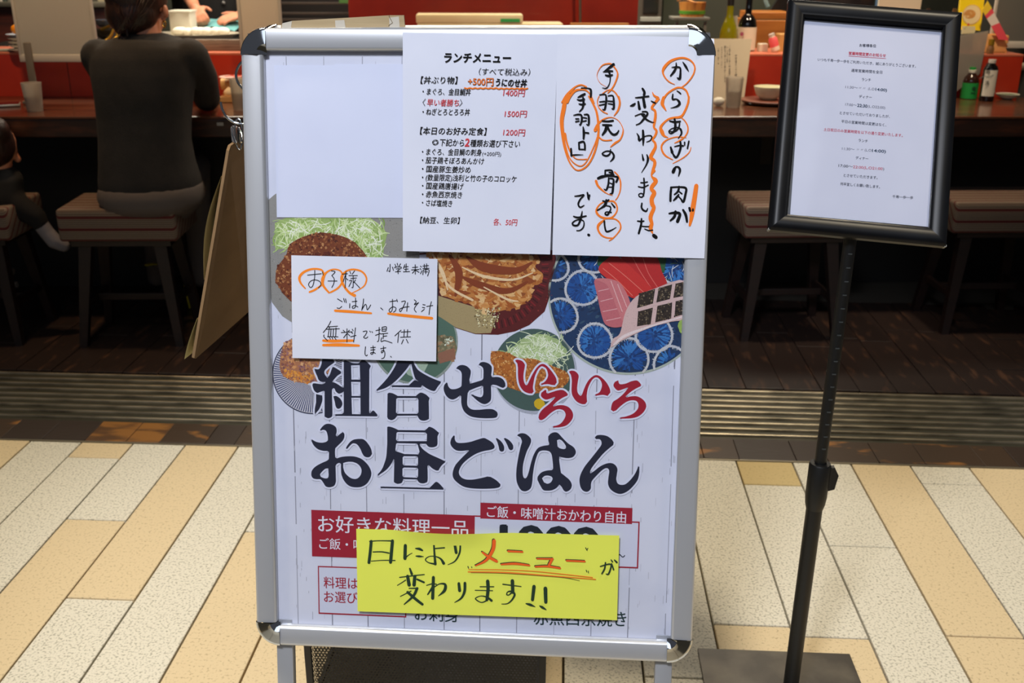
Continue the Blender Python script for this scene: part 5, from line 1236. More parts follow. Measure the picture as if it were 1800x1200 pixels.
# tray, rolled towel, red-white wrapper right of the woman
c = G(418, 178, CT); tr = thing('wooden_tray', 'pale wooden tray holding a rolled towel, right of the seated woman', 'tray', c)
LWD = mat('pale_wood', (198, 156, 104), .4, noise=(12, (176, 132, 84), .4, .7, (.6, 5, 1)))
m = MB(); m.box(c+V((.02, .045, .004)), (.11, .075, .004), AX, bev=.002); m.obj('tray_base', LWD, tr)
for sy in (-.03, .12): m = MB(); m.box(c+V((.02, sy, .011)), (.11, .003, .010), AX, bev=.001); m.obj('tray_rim', LWD, tr)
c2 = G(412, 178, CT); m = MB(); m.tube([c2+V((-.032, 0, .030)), c2+V((-.02, 0, .034)), c2+V((.03, .01, .030)), c2+V((.055, .012, .028))], [.010, .019, .018, .014], 14); tag(m.obj('rolled_towel', mat('towel', (228, 214, 180), .9, bump=(90, .5, .003)), None, own=True, smooth=70), 'cream rolled hand towel on the tray right of the woman', 'towel')
c3 = D(412, 148, .46); m = MB(); m.tube([c3+V((-.05, 0, 0)), c3+V((.05, .01, .0))], .021, 16); tag(m.obj('paper_roll', mat('cream_roll', (214, 176, 112), .6), None, own=True, smooth=60), 'cream paper roll lying against the red ledge right of the woman', 'roll')
c4 = D(408, 139, .42); m = MB(); m.lathe([(.012, 0), (.04, .006), (.048, .009), (.046, .011), (.03, .008), (.001, .004)], c4, 24); tag(m.obj('patterned_dish', mat('red_white_dish', (222, 196, 188), .3, noise=(30, (176, 50, 34), .5, .56)), None, own=True, smooth=60), 'small red and white patterned dish leaning on the paper roll', 'dish')

# kitchen bench: white tub, oval tray with towels, teal cloth
c = D(305, 50, 1.22); tb = thing('white_tub', 'square white plastic tub on the bench right of the womans ear', 'tub', V((c.x, c.y, .885))); PW = mat('white_plastic', (222, 220, 204), .45)
a0 = D(291, 50, 1.22); a1 = D(325, 22, 1.22); hz = a1.z
m = MB(); m.box(V(((a0.x+a1.x)/2, c.y+.10, (.886+hz)/2)), ((a1.x-a0.x)/2, .06, (hz-.886)/2), AX, bev=.006); m.obj('tub_body', PW, tb, smooth=30)
m = MB(); m.box(V(((a0.x+a1.x)/2, c.y+.10, hz)), ((a1.x-a0.x)/2+.004, .064, .005), AX, bev=.002); m.obj('rim', PW, tb, smooth=30)
c = D(345, 62, 1.28); zt = c.z; pl_ = thing('oval_tray', 'large oval white tray in the kitchen, seen over the womans shoulder', 'tray', V((c.x, c.y, .886)))
m = MB(); m.lathe([(.10, .886-zt), (.125, -.02), (.175, .006), (.178, .010), (.170, .010), (.12, -.006), (.001, -.008)], c, 36, (CE*1.08, CG*.85, V((0, 0, 1)))); m.obj('tray_body', mat('tray_white', (190, 182, 164), .35), pl_, smooth=60)
TW = mat('folded_towels', (244, 240, 226), .9, bump=(60, .5, .004)); rr = random.Random(2)
for k, (px, py) in enumerate([(316, 47), (330, 49), (345, 48), (352, 46), (362, 49), (378, 45), (392, 50)]):
    c = D(px, py, 1.25); m = MB(); c.z = zt+.018+rr.uniform(0, .004); m.ball(c, (.027+rr.uniform(0, .008), .03, .017), 14, AX)
    o = m.obj('white_towel', TW, None, own=True, smooth=80); tag(o, 'crumpled white towel in the oval tray, %s' % ['leftmost of the row beside the tub', 'second from the tub', 'third from the tub', 'in the middle of the row', 'third from the right end', 'second from the right end', 'at the right end of the row'][k], 'towel', 'white towels in the oval tray')
m = MB(); P_ = [D(352, 44, 1.5), D(378, 36, 1.5), D(392, 34, 1.5), D(425, 42, 1.5)]; vs = []
for i, q in enumerate(smooth_path(P_, 5)):
    q = V(q); vs += [q+V((0, .10, .012+.006*sin(i*1.3))), q+V((.004, 0, .004*sin(i*1.7))), q+V((0, -.12, -.028+.004*sin(i)))]
n = len(vs)//3; m.add(vs, [[3*i+k, 3*i+3+k, 3*i+4+k, 3*i+1+k] for i in range(n-1) for k in (0, 1)]); tag(m.obj('teal_cloth', mat('teal_cloth', (104, 168, 172), .9), None, own=True, smooth=70), 'teal cloth spread under the cooks hands', 'cloth')
# cream boards behind the top of the signboard
CRB = mat('cream_board', (246, 234, 192), .5, noise=(8, (240, 224, 178), .4, .7))
a0 = D(733, 40, .66); a1 = D(1046, 26, .66); bz = .918
cbx = thing('cream_board', 'long cream boards with a green tape strip, above the middle of the signboard', 'board', K((sd(a0)[0]+sd(a1)[0])/2, .66, LT))
slab('upper_board', sd(a0)[0], sd(D(918, 26, .66))[0]+.0, .60, .74, D(800, 41, .60).z, D(800, 26, .60).z, CRB, cbx)
slab('lower_board', sd(a0)[0]+.004, sd(D(988, 33, .66))[0], .60, .76, LT+.001, D(800, 41.5, .60).z, CRB, cbx)
m = MB(); g0 = D(880, 33, .595); g1 = D(914, 39, .595); m.box((g0+g1)/2+CG*.002, ((g1.x-g0.x)/2, .0006, (g0.z-g1.z)/2), AX); m.obj('green_tape', mat('green_tape', (58, 184, 96), .5), cbx)
a0 = D(1040, 41, .70); a1 = D(1118, 41, .70); tag(slab('ochre_board', sd(D(1005, 41, .7))[0], sd(D(1110, 41, .7))[0], .77, .79, LT+.001, D(1050, 40.5, .77).z, mat('ochre_board', (190, 136, 76), .5)), 'ochre wooden strip right of the cream boards, just over the signboard edge', 'board')

# ================================================================ THINGS ON THE COUNTER, RIGHT
def bottle(prof, c, m_, name, label, tilt=None, parts=(), n=26):
    t = thing(name, label, 'bottle', c); ax_ = None
    if tilt: z_ = V(tilt).normalized(); x_ = V((0, 1, 0)).cross(z_).normalized(); ax_ = (x_, z_.cross(x_), z_)
    m = MB(); m.lathe(prof, c, n, ax_); m.obj('body', m_, t, smooth=50)
    for nm, pr_, mm in parts: m = MB(); m.lathe(pr_, c, n, ax_, close=False); m.obj(nm, mm, t, smooth=50)
    return t
GRN = mat('olive_glass', (140, 138, 16), .06, coat=.6, trans=.3, ior=1.3); BLG = mat('black_glass', (10, 10, 12), .06, coat=.6)
c = D(1280, 68, .66); c.z = LT
bottle([(.034, 0), (.036, .01), (.036, .062), (.031, .088), (.020, .118), (.0135, .135), (.0125, .21), (.014, .213), (.001, .214)], c, GRN, 'olive_bottle', 'olive green glass sake bottle behind the cream menu card', None, [('dark_neck_wrap', [(.0128, .136), (.0132, .208)], BLK)])
c = D(1312, 68, .66); c.z = LT
bkb = bottle([(.035, 0), (.037, .008), (.037, .095), (.033, .116), (.022, .134), (.013, .142), (.0125, .22), (.014, .223), (.001, .224)], c, BLG, 'black_bottle', 'black glass sake bottle with a white label behind the menu card', None, [('white_label', [(.0374, .004), (.0376, .092)], mat('bottle_label', (226, 214, 192), .6))])
q = D(1304, 60, .62); m = MB(); m.ball(q, (.008, .0006, .008), 14, AX); m.obj('label_mark', mat('plum_mark', (150, 70, 96), .7), bkb)
m = MB(); m.prism([(0, 0), (.022, -.004), (.016, .05), (-.004, .046)], lambda a, b, t: D(1288, 50, .70)+CE*a+V((0, 0, b))+CG*t, 0, .002); tag(m.obj('white_tag', mat('tag_white', (214, 200, 184), .7), None, own=True), 'white paper tag between the olive and the black bottle', 'tag')
# menu card
cx0, cx1 = sd(D(1246, 120, .47))[0], sd(D(1317, 120, .47))[0]; mc = thing('menu_card', 'cream menu card with faint vertical handwriting standing on the counter', 'menu', K((cx0+cx1)/2, .46, CT))
zt = D(1280, 68, .47).z; m = MB(); m.prism([(cx0, CT), (cx1-.018, CT), (cx1, zt), (cx0, zt)], lambda a, b, t: K(a, t+(b-CT)*.12, b), .44, .4415); m.obj('card', mat('cream_card', (216, 202, 176), .75), mc)
m = MB(); rr = random.Random(8)
for px, y0, y1, wd in ((1271, 84, 120, .0022), (1277, 82, 145, .003), (1281, 84, 112, .002), (1285, 82, 143, .003), (1296, 98, 140, .004), (1265, 86, 112, .002)):
    y = y0
    while y < y1:
        p = D(px-(y-y0)*.03, y, .4395+.0); zz = p.z; a_ = sd(p)[0]; m.box(K(a_, .4385+(zz-CT)*.12, zz), (wd*rr.uniform(.3, 1), .0003, rr.uniform(.0006, .0018)), AX); y += rr.uniform(2.0, 4.5)
m.obj('faint_writing', mat('faint_ink', (120, 112, 104), .8), mc)
# lacquer tray and rice bowl
c = G(1346, 184, CT); lt_ = thing('black_tray', 'round black lacquer tray under the pale rice bowl', 'tray', c); m = MB(); c_ = c+V((.02, .03, 0))
m.lathe([(.085, 0), (.105, .006), (.108, .015), (.105, .0155), (.10, .009), (.001, .007)], c_, 40); m.obj('tray_body', mat('black_lacquer', (14, 12, 12), .12, coat=.6), lt_, smooth=50)
m = MB(); m.lathe([(.1083, .0125), (.1087, .0155), (.1075, .0162)], c_, 40); m.obj('worn_rim', mat('rim_brown', (110, 60, 44), .4), lt_, smooth=50)
c_ = c+V((.012, .022, .0095)); bw = thing('rice_bowl', 'pale green-white rice bowl on a black tray, left of the framed notice', 'bowl', c_); m = MB()
m.lathe([(.022, 0), (.022, .006), (.030, .009), (.048, .026), (.056, .050), (.0575, .056), (.0555, .056), (.046, .028), (.026, .012), (.001, .010)], c_, 36); m.obj('bowl_body', mat('celadon', (222, 220, 190), .2, coat=.5), bw, smooth=60)
# kitchen crate behind, salt jar, tilted bottle
OR_ = mat('orange_wood', (190, 120, 52), .4, coat=.2, noise=(9, (164, 96, 38), .4, .7, (.5, 3, 4)))
cr = thing('wooden_case', 'orange-brown wooden case behind the pink labelled bottle', 'case', K(sd(D(1350, 60, 1.0))[0], 1.1, .886))
panel('front_board', 1322, 1392, 36, 90, .98, .02, OR_, cr); panel('lid', 1320, 1394, 22, 34, 1.04, .2, OR_, cr); panel('case_side', 1318, 1324, 36, 90, .98, .3, OR_, cr)
c = D(1362, 86, .60); c.z = LT+.006; tl = V((-.36, 0, 1)); PK = mat('pink_label', (232, 92, 96), .5); c = c+V((.004, 0, 0))
bottle([(.0165, 0), (.0175, .004), (.0175, .046), (.011, .056), (.0105, .066), (.001, .066)], c, mat('cream_bottle', (238, 226, 204), .4), 'seasoning_bottle', 'small tilted seasoning bottle with a pink label on the red ledge', tl, [('pink_wrap', [(.0178, .017), (.0179, .046), (.012, .055)], PK), ('cap', [(.0115, .058), (.012, .068), (.001, .069)], mat('pale_cap', (206, 196, 186), .4))])
c = D(1337, 91, .64); c.z = LT; m = MB(); m.box(c+V((.006, 0, .014)), (.018, .018, .016), AX, bev=.003); tag(m.obj('white_jar', mat('white_jar', (214, 202, 180), .5), None, own=True), 'small white square jar on the ledge under the tilted bottle', 'jar')
c = D(1368, 91, .66); c.z = LT; m = MB(); m.box(c+V((.01, 0, .032)), (.02, .03, .035), AX, bev=.003); tag(m.obj('ochre_box', mat('ochre_box', (196, 148, 84), .5), None, own=True), 'ochre wooden box beside the black frames left edge on the ledge', 'box')
# wooden tub with green band on a grey stand
st = thing('grey_stand', 'grey metal stand under the wooden tub, behind the signboards top right', 'stand', D(1225, 110, 1.1))
zt = D(1218, 30, 1.1).z
m = MB(); p0, p1 = D(1184, 33, 1.1), D(1248, 33, 1.1); m.box((p0+p1)/2+CG*.06, ((p1.x-p0.x)/2, .06, .006), AX, bev=.002); m.obj('top_plate', mat('stand_grey', (128, 126, 118), .5), st)
for px in (1190, 1240): p = D(px, 34, 1.13); m = MB(); m.box(V((p.x, p.y, (p.z-.01+.886)/2)), (.006, .006, (p.z-.01-.886)/2), AX); m.obj('leg', MATS['stand_grey'], st)
c = D(1216, 31, 1.16); c.z += .004; tub = thing('wooden_tub', 'small wooden tub with a green band on a grey stand, top right of the signboard', 'tub', c)
TUBW = mat('tub_wood', (214, 146, 70), .5, noise=(14, (160, 96, 44), .45, .6, (2, 2, .2)))
for k in range(12):
    a0_, a1_ = 2*pi*k/12, 2*pi*(k+1)/12-.02; m = MB(); vs = []
    for (r_, z_) in ((.052, 0), (.060, .062), (.055, .062), (.047, .004)):
        for a in (a0_, (a0_+a1_)/2, a1_): vs.append(c+V((r_*cos(a), r_*sin(a), z_)))
    m.add(vs, [[i*3+j, i*3+j+1, ((i+1) % 4)*3+j+1, ((i+1) % 4)*3+j] for i in range(4) for j in range(2)]+[[0, 3, 6, 9], [11, 8, 5, 2]]); m.obj('stave', TUBW, tub)
m = MB(); m.lathe([(.0545, .012), (.0575, .013), (.0585, .026), (.0565, .027)], c, 30, close=True); m.obj('green_band', mat('green_band', (84, 150, 44), .5), tub, smooth=40)
m = MB(); m.lathe([(.048, .003), (.001, .003)], c, 20); m.obj('tub_base', TUBW, tub)
m = MB(); m.tube(smooth_path([c+V((-.07, -.01, .066)), c+V((-.045, -.02, .076)), c+V((0, -.03, .064)), c+V((.03, -.03, .056))], 5), [.004+.003*sin(i*.2) for i in range(16)], 8, flat=.5); m.obj('wooden_spoon', TUBW, tub, smooth=50)
# behind the frame top
tag(panel('white_board', 1545, 1620, -220, 60, .9, .015, mat('white_board', (214, 208, 186), .6)), 'ivory panel rising behind the top of the black notice frame', 'panel')
tag(panel('dark_shelf_unit', 1392, 1536, -200, 60, 1.3, .1, mat('dark_unit', (52, 44, 44), .5, noise=(12, (90, 60, 50), .55, .7))), 'dark shelf unit behind the top left of the black notice frame', 'shelf')
m = MB(); q = D(1542, 20, .95); m.tube([q-V((0, 0, .1)), q+V((0, 0, .15))], .012, 12); tag(m.obj('blue_post', mat('blue_post', (84, 118, 150), .5), None, own=True, smooth=40), 'slim blue post beside the ivory panel above the notice frame', 'post')
for k, (px, rot, cc, lab) in enumerate([(1628, -.1, (58, 44, 36), 'dark brown bottle just right of the ivory panel'), (1641, .55, (72, 84, 128), 'blue-grey bottle leaning right of the ivory panel'), (1662, .1, (92, 66, 40), 'amber bottle left of the yellow packet')]):
    c = D(px, 88, .62); c.z = LT; z_ = V((sin(rot), 0, cos(rot))); x_ = V((0, 1, 0)).cross(z_).normalized(); m = MB(); c = c+V((-.03*sin(rot), 0, .003))
    bt = thing('back_bottle', lab, 'bottle', c, 'bottles behind the notice frame'); m.lathe([(.014, 0), (.016, .005), (.016, .10), (.009, .13), (.008, .165), (.001, .166)], c, 18, (x_, z_.cross(x_), z_)); m.obj('body', mat('bb%d' % k, cc, .12, coat=.5), bt, smooth=50)
# yellow packet with a round picture, clear menu sleeve, chopstick sleeve, measuring box
x_0, x_1 = sd(D(1684, 40, .60))[0], sd(D(1727, 40, .60))[0]; z_0, z_1 = D(1700, 52, .60).z, D(1700, -42, .60).z
yb = thing('yellow_packet', 'yellow packet with a round food picture behind the clear menu sleeve', 'packet', K((x_0+x_1)/2, .61, LT))
m = MB(); m.prism([(x_0, z_0), (x_1-.004, z_0-.004), (x_1, z_1), (x_0+.004, z_1)], lambda a, b, t: K(a, t+.1*(b-z_0), b), .60, .612); m.obj('packet_body', mat('packet_yellow', (248, 218, 32), .35, coat=.3, bump=(20, .3, .004)), yb)
def pdisc(nm, px, py, r, mm, dd, ry=1): q = D(px, py, .6); m = MB(); m.prism([(r*cos(a), r*ry*sin(a)) for a in [2*pi*k/28 for k in range(28)]], lambda a, b, t: K(sd(q)[0]+a, .6+.1*(q.z+b-z_0)+t, q.z+b), -dd, -dd+.0006); m.obj(nm, mm, yb)
pdisc('picture_rim', 1709, 26, .0385, mat('pk_gold', (222, 186, 110), .4), .0010); pdisc('picture', 1709, 26, .035, mat('pk_cream', (232, 214, 166), .4), .0018)
pdisc('picture_food', 1705, 25, .024, mat('pk_food', (200, 140, 70), .5, noise=(70, (238, 206, 150), .45, .6)), .0026, .7); pdisc('picture_dot', 1702, 43, .004, mat('pk_red', (214, 60, 50), .5), .0026)
m = MB(); m.prism([(0, 0), (.055, .004), (.05, .03), (.0, .03)], lambda a, b, t: D(1690, 60, .58)+CE*a+V((0, 0, b))+CG*t, 0, .004); tag(m.obj('cream_slip', mat('cream_slip', (222, 214, 170), .6, noise=(60, (60, 70, 56), .62, .66)), None, own=True), 'cream printed slip under the yellow packet', 'paper')
sl = [D(1676, 65, .49), D(1738, 54, .51), D(1722, 130, .50), D(1674, 166, .48)]; m = MB(); m.add(sl+[q+CG*.0015 for q in sl], [[0, 1, 2, 3], [7, 6, 5, 4], [0, 4, 5, 1], [1, 5, 6, 2], [2, 6, 7, 3], [3, 7, 4, 0]])
tag(m.obj('clear_menu_sleeve', frost_mat('milky_sleeve', (190, 184, 172), .30), None, own=True), 'milky clear menu sleeve behind the green labelled soy bottle', 'menu')
cb_ = [D(1729, 22, .56), D(1740, 8, .56), D(1769, 63, .56), D(1752, 63, .56)]; cs = thing('chopstick_sleeve', 'pink and yellow printed paper sleeve leaning into the wooden measuring box', 'sleeve', D(1760, 75, .56))
def quad(nm, t0, t1, mm, off=0):
    a, b = cb_[0]+(cb_[3]-cb_[0])*t0, cb_[1]+(cb_[2]-cb_[1])*t0; c_, e = cb_[1]+(cb_[2]-cb_[1])*t1, cb_[0]+(cb_[3]-cb_[0])*t1; v_ = [a, b, c_, e]; m = MB()
    m.add(v_+[q+CG*.002 for q in v_], [[0, 1, 2, 3], [7, 6, 5, 4], [0, 4, 5, 1], [1, 5, 6, 2], [2, 6, 7, 3], [3, 7, 4, 0]]); m.obj(nm, mm, cs)
PKS = mat('pk_pink', (238, 84, 96), .5); quad('yellow_tip', -.12, .12, mat('pk_yel', (244, 208, 60), .5)); quad('pink_band', .12, .26, PKS); quad('white_band', .26, .58, mat('pk_white', (236, 222, 210), .5)); quad('pink_end', .58, 1.15, PKS)
# measuring box with finger joints
MASU = mat('masu_wood', (232, 178, 112), .5, noise=(8, (216, 156, 92), .4, .7, (1, 1, 5)))
x_0, x_1 = sd(D(1734, 80, .55))[0], sd(D(1777, 80, .55))[0]; z0_, z1_ = LT, D(1750, 63, .55).z; ms = thing('measuring_box', 'pale wooden measuring box with finger joints on the red ledge, right', 'box', K((x_0+x_1)/2, .6, LT)); wdt = x_1-x_0
slab('front_side', x_0, x_1-.006, .575, .581, z0_, z1_, MASU, ms, .0005); slab('back_side', x_0, x_1, .575+wdt-.006, .575+wdt, z0_, z1_, MASU, ms, .0005); slab('left_side', x_0, x_0+.006, .581, .575+wdt-.006, z0_, z1_, MASU, ms, .0005); slab('right_side', x_1-.006, x_1, .581, .575+wdt, z0_, z1_, MASU, ms, .0005); slab('bottom', x_0, x_1, .575, .575+wdt, z0_-.0001, z0_+.005, MASU, ms, 0)
for k in range(4): zq = z0_+(z1_-z0_)*(k+.5)/4; slab('finger_joint', x_1-.0068, x_1-.0002, .5743, .581, zq-.0035, zq+.0035, mat('joint_wood', (204, 142, 80), .5), ms, .0004)
# soy sauce bottle with green label, dark bottle with calligraphy, gold capped bottle, small dish
c = G(1702, 173, CT); SOY = mat('soy_plastic', (48, 24, 16), .15, coat=.4)
soy = bottle([(.030, 0), (.031, .004), (.031, .066), (.027, .080), (.018, .092), (.0125, .098), (.0125, .104), (.001, .104)], c, SOY, 'soy_sauce_bottle', 'small soy sauce bottle with a bright green label and cap', None,
       [('green_label', [(.0312, .002), (.0316, .062)], mat('label_green', (34, 156, 70), .45)), ('white_collar', [(.0145, .100), (.0150, .110), (.0138, .111)], PW), ('green_cap', [(.0125, .111), (.0120, .120), (.001, .121)], mat('cap_green', (30, 150, 60), .4))])
m = MB(); q = c+V((.004, -.0322, .042)); m.ball(q, (.008, .0004, .008), 12); q2 = q-V((0, 0, .016)); m.box(q2, (.009, .0004, .0018)); m.obj('label_emblem', mat('emblem_dark', (18, 76, 40), .5), soy)
c = G(1733, 177, CT); bt = bottle([(.026, 0), (.027, .003), (.027, .118), (.023, .130), (.013, .140), (.012, .150), (.001, .150)], c, BLG, 'calligraphy_bottle', 'tall dark sauce bottle with white calligraphy label beside the green labelled bottle', None, [('cap', [(.0135, .143), (.014, .156), (.001, .157)], mat('cap_white', (206, 200, 190), .3, coat=.5))])
m = MB(); m.prism([(-.0255, .022), (.0185, .022), (.0185, .118), (-.0255, .118)], lambda a, b, t: c+V((a, -math.sqrt(max(1e-8, .0275**2-a*a))-t, b)), -.0002, .0002) if False else None
vs = [c+V((.0275*sin(a), -.0275*cos(a), z_)) for z_ in (.020, .118) for a in [(-1.15+1.9*k/12) for k in range(13)]]; m = MB(); m.add(vs, [[i, i+1, i+14, i+13] for i in range(12)]); m.obj('white_label', mat('label_white', (216, 212, 196), .6), bt, smooth=60)
CPL = Plane(c+V((.003, -.0284, .07)), 0, 0, 0); m = Print(CPL, .0002)
def cal(chs, boxes, col=(60, 70, 70)):
    for ch, b in zip(chs, boxes): m.glyph(ch, b, col, .01)
cal('紫峰湯', [(1733, 110, 1742, 120), (1733, 122, 1741, 130), (1731, 142, 1739, 150)]); m.stroke([(1722, 138), (1730, 134), (1738, 136), (1746, 132)], 1.2, (120, 130, 124)); m.obj('label_writing', INKM, bt)
c = D(1740, 92, .50); c = D(1740, 92, .542); c.z = LT; bottle([(.013, 0), (.014, .003), (.014, .020), (.009, .034), (.001, .034)], c, mat('amber_clear', (150, 110, 70), .1, trans=.4), 'gold_capped_bottle', 'gold capped bottle behind the calligraphy bottle, before the measuring box', None, [('gold_cap', [(.0115, .034), (.0118, .056), (.001, .057)], mat('gold_cap', (170, 136, 40), .3, .6))])
c = G(1770, 174, CT); dz = thing('small_dish', 'small white dish with a green line before the red ledge at the right', 'dish', c); m = MB()
m.lathe([(.018, 0), (.022, .003), (.040, .014), (.044, .020), (.042, .0205), (.028, .009), (.001, .006)], c, 32); m.obj('dish_body', CERW, dz, smooth=60); m = MB(); m.lathe([(.0418, .0155), (.0432, .0178)], c, 32); m.obj('green_line', mat('green_line', (70, 120, 80), .3), dz, smooth=60)
m = MB(); rr = random.Random(4)
for k in range(9): a = rr.uniform(0, 6.28); q = c+V((.020*cos(a), .018*sin(a), .0165)); m.ball(q, (.006, .003, .0025), 8)
m.obj('sprig_pattern', mat('sprig', (96, 110, 96), .5), dz, smooth=60)
m = MB(); m.tube([G(1790, 128, CT)+V((0, .1, .02)), G(1830, 128, CT)+V((0, .1, .02))], .018, 14); tag(m.obj('white_towel_roll', mat('towel', (228, 214, 180), .9), None, own=True, smooth=60), 'white rolled towel at the right edge behind the small dish', 'towel')
m = MB(); q = G(1263, 186, CT); m.ball(q+V((.0, .0, .016)), (.022, .02, .016), 14); tag(m.obj('crumpled_napkin', mat('napkin', (230, 224, 206), .9, bump=(60, .6, .004)), None, own=True, smooth=70), 'crumpled white napkin on the counter touching the signboards right edge', 'napkin')
# ================================================================ PEOPLE
SKIN = mat('skin', (214, 146, 112), .55, noise=(20, (196, 122, 92), .4, .7)); KNIT = mat('dark_grey_knit', (44, 41, 39), .95, bump=(240, .5, .002), noise=(12, (35, 33, 31), .4, .7))
HAIR = mat('dark_brown_hair', (40, 22, 16), .42, noise=(26, (62, 32, 24), .45, .7, (2, 2, .4)), bump=(70, .6, .004, (2, 2, .3))); TROU = mat('grey_trousers', (92, 84, 80), .9)
def hand(mb, wrist, d, up, L=.17, curl=.5, side=1):
    d = V(d).normalized(); up = (V(up)-d*V(up).dot(d)).normalized(); s_ = d.cross(up)*side; pc = wrist+d*L*.28
    mb.box(pc, (L*.22, L*.19, L*.07), (d, s_, up), bev=L*.06)
    for i, (o, l) in enumerate(((-.15, .30), (-.05, .36), (.05, .33), (.15, .26))):
        p = wrist+d*L*.46+s_*L*o; q = p+(d*cos(curl*.5)-up*sin(curl*.5))*L*l*.45; r = q+(d*cos(curl*1.4)-up*sin(curl*1.4))*L*l*.33; t = r+(d*cos(curl*2.2)-up*sin(curl*2.2))*L*l*.25
        mb.chain([p, q, r, t], [L*.052, L*.048, L*.044, L*.036], 8)
    p = wrist+d*L*.14-s_*L*.17; mb.chain([p, p+(d*.7-s_*.7)*L*.17, p+(d*.95-s_*.5)*L*.32], [L*.062, L*.054, L*.042], 8)
def head(mb, c, r, fwd, side=None, up=V((0, 0, 1))):
    f = V(fwd).normalized(); s_ = f.cross(up).normalized(); u = s_.cross(f)
    mb.ball(c+u*r*.15, (r*.80, r*.98, r*1.05), 22, (s_, f, u)); mb.ball(c+f*r*.22-u*r*.62, (r*.60, r*.66, r*.62), 18, (s_, f, u))
    mb.chain([c+f*r*.92+u*r*.10, c+f*r*1.16-u*r*.28], [r*.09, r*.17], 8)
    for k in (-1, 1):
        mb.ball(c+s_*k*r*.82-u*r*.08-f*r*.05, (r*.10, r*.17, r*.30), 12, (s_, f, u)); mb.ball(c+s_*k*r*.30+f*r*.84+u*r*.10, (r*.16, r*.12, r*.09), 10, (s_, f, u))
    mb.ball(c+f*r*.84-u*r*.56, (r*.26, r*.10, r*.07), 10, (s_, f, u))
# ---- seated woman, seen from behind
WY = 3.34
def pr_(y, xl, xr, Y, h): return (W(xl, y, Y), W(xr, y, Y), h)
wo = thing('person', 'woman seen from behind, dark grey sweater, brown hair tied low, seated at the counter', 'person', (W(262, 400, WY).x, WY+.05, 0))
m = MB(); m.rings([pr_(57, 232, 282, 3.43, .045), pr_(63, 214, 302, 3.42, .062), pr_(70, 190, 322, 3.41, .078), pr_(82, 170, 337, 3.40, .092), pr_(100, 162, 342, 3.39, .10), pr_(130, 163, 343, 3.38, .105), pr_(165, 170, 338, 3.37, .105), pr_(205, 174, 334, 3.36, .10), pr_(245, 177, 333, 3.35, .10), pr_(285, 178, 340, 3.345, .108), pr_(315, 178, 350, 3.345, .118), pr_(332, 180, 352, 3.345, .12)], 28, 2.5)
sl_, sr_ = W(174, 100, 3.40), W(334, 100, 3.40)
eL = V((W(172, 165, 3.5).x+.015, 3.60, .80)); eR = W(364, 182, 3.60); eR.z = .800; wL = V((eL.x+.16, 3.78, .80)); wR = V((W(352, 150, 3.80).x, 3.82, .80))
m.chain([sl_, sl_*.5+eL*.5, eL], [.060, .050, .043]); m.chain([eL, wL], [.043, .031]); m.chain([sr_, sr_*.5+eR*.5+V((.012, 0, 0)), eR], [.062, .054, .048]); m.chain([eR, wR], [.046, .032])
o = m.obj('sweater', KNIT, wo); remesh(o, .009, 5)
m = MB(); hc = W(246, 2, 3.47); HR = .098; fw_ = V((.28, .95, -.18)); head(m, hc, HR, fw_); m.chain([W(257, 66, 3.43), W(252, 30, 3.45)], [.052, .050])
hand(m, wL+V((.01, 0, 0)), V((.8, .5, 0)), V((0, 0, 1)), curl=.4); hand(m, wR, V((-.6, .7, 0)), V((0, 0, 1)), curl=.5, side=-1); o = m.obj('body', SKIN, wo); remesh(o, .0055, 3)
m = MB(); f = fw_.normalized(); s_ = f.cross(V((0, 0, 1))).normalized()
m.ball(hc-f*.018+V((0, 0, .022)), (.098, .105, .112), 24, (s_, f, s_.cross(f))); m.ball(hc-f*.05-V((0, 0, .045)), (.088, .075, .075), 20, (s_, f, s_.cross(f)))
m.ball(W(216, 42, 3.39), (.034, .034, .040), 16); m.ball(W(236, 52, 3.41), (.050, .030, .026), 16); m.ball(W(205, 20, 3.42), (.032, .04, .055), 14)
o = m.obj('hair', HAIR, wo); remesh(o, .007, 3)
m = MB(); rr = random.Random(6)
for k in range(26):
    x_ = 194+rr.uniform(0, 92); p0 = W(x_, -14+rr.uniform(-8, 10), 3.375); p1 = W(x_*.6+88, 22, 3.345); p2 = W(214+rr.uniform(-10, 22), 46+rr.uniform(-4, 8), 3.35); m.tube(smooth_path([p0, p1, p2], 4), .0016, 5)
for k in range(7): p0 = W(206+rr.uniform(-6, 20), 50, 3.36); m.tube(smooth_path([p0, p0+V((rr.uniform(-.012, .01), -.005, -.018)), p0+V((rr.uniform(-.02, .02), 0, -.034))], 3), .0014, 5)
m.obj('loose_strands', HAIR, wo, smooth=60)
ep = W(291, 20, 3.45); m = MB(); m.ball(ep, (.008, .014, .021), 14); m.ball(W(287, 32, 3.45), (.007, .010, .010), 12); m.obj('ear', SKIN, wo, smooth=70)
m = MB(); q = W(288, 42, 3.44); m.tube([q+V((.006*cos(a), .002, .008*sin(a))) for a in [2*pi*k/18 for k in range(19)]], .0022, 8, cap=False); m.ball(q-V((0, 0, .01)), .004, 10); m.obj('earring', mat('gold', (226, 176, 70), .2, 1.0), wo, smooth=60)
m = MB(); m.rings([pr_(322, 181, 352, 3.345, .118), pr_(338, 177, 356, 3.345, .13), pr_(352, 182, 356, 3.35, .135), pr_(364, 196, 348, 3.36, .13), pr_(371, 212, 338, 3.37, .11)], 28, 2.6)
hl, hr = W(226, 345, 3.38), W(304, 345, 3.38)
for h_, sx in ((hl, -1), (hr, 1)):
    kn = V((h_.x-.07+sx*.0, 3.80, .52)); an = V((kn.x+sx*.01, 3.72, .10)); m.chain([h_, (h_+kn)/2, kn], [.088, .078, .062]); m.chain([kn, (kn+an)/2, an], [.060, .050, .036])
o = m.obj('trousers', TROU, wo); remesh(o, .010, 4)
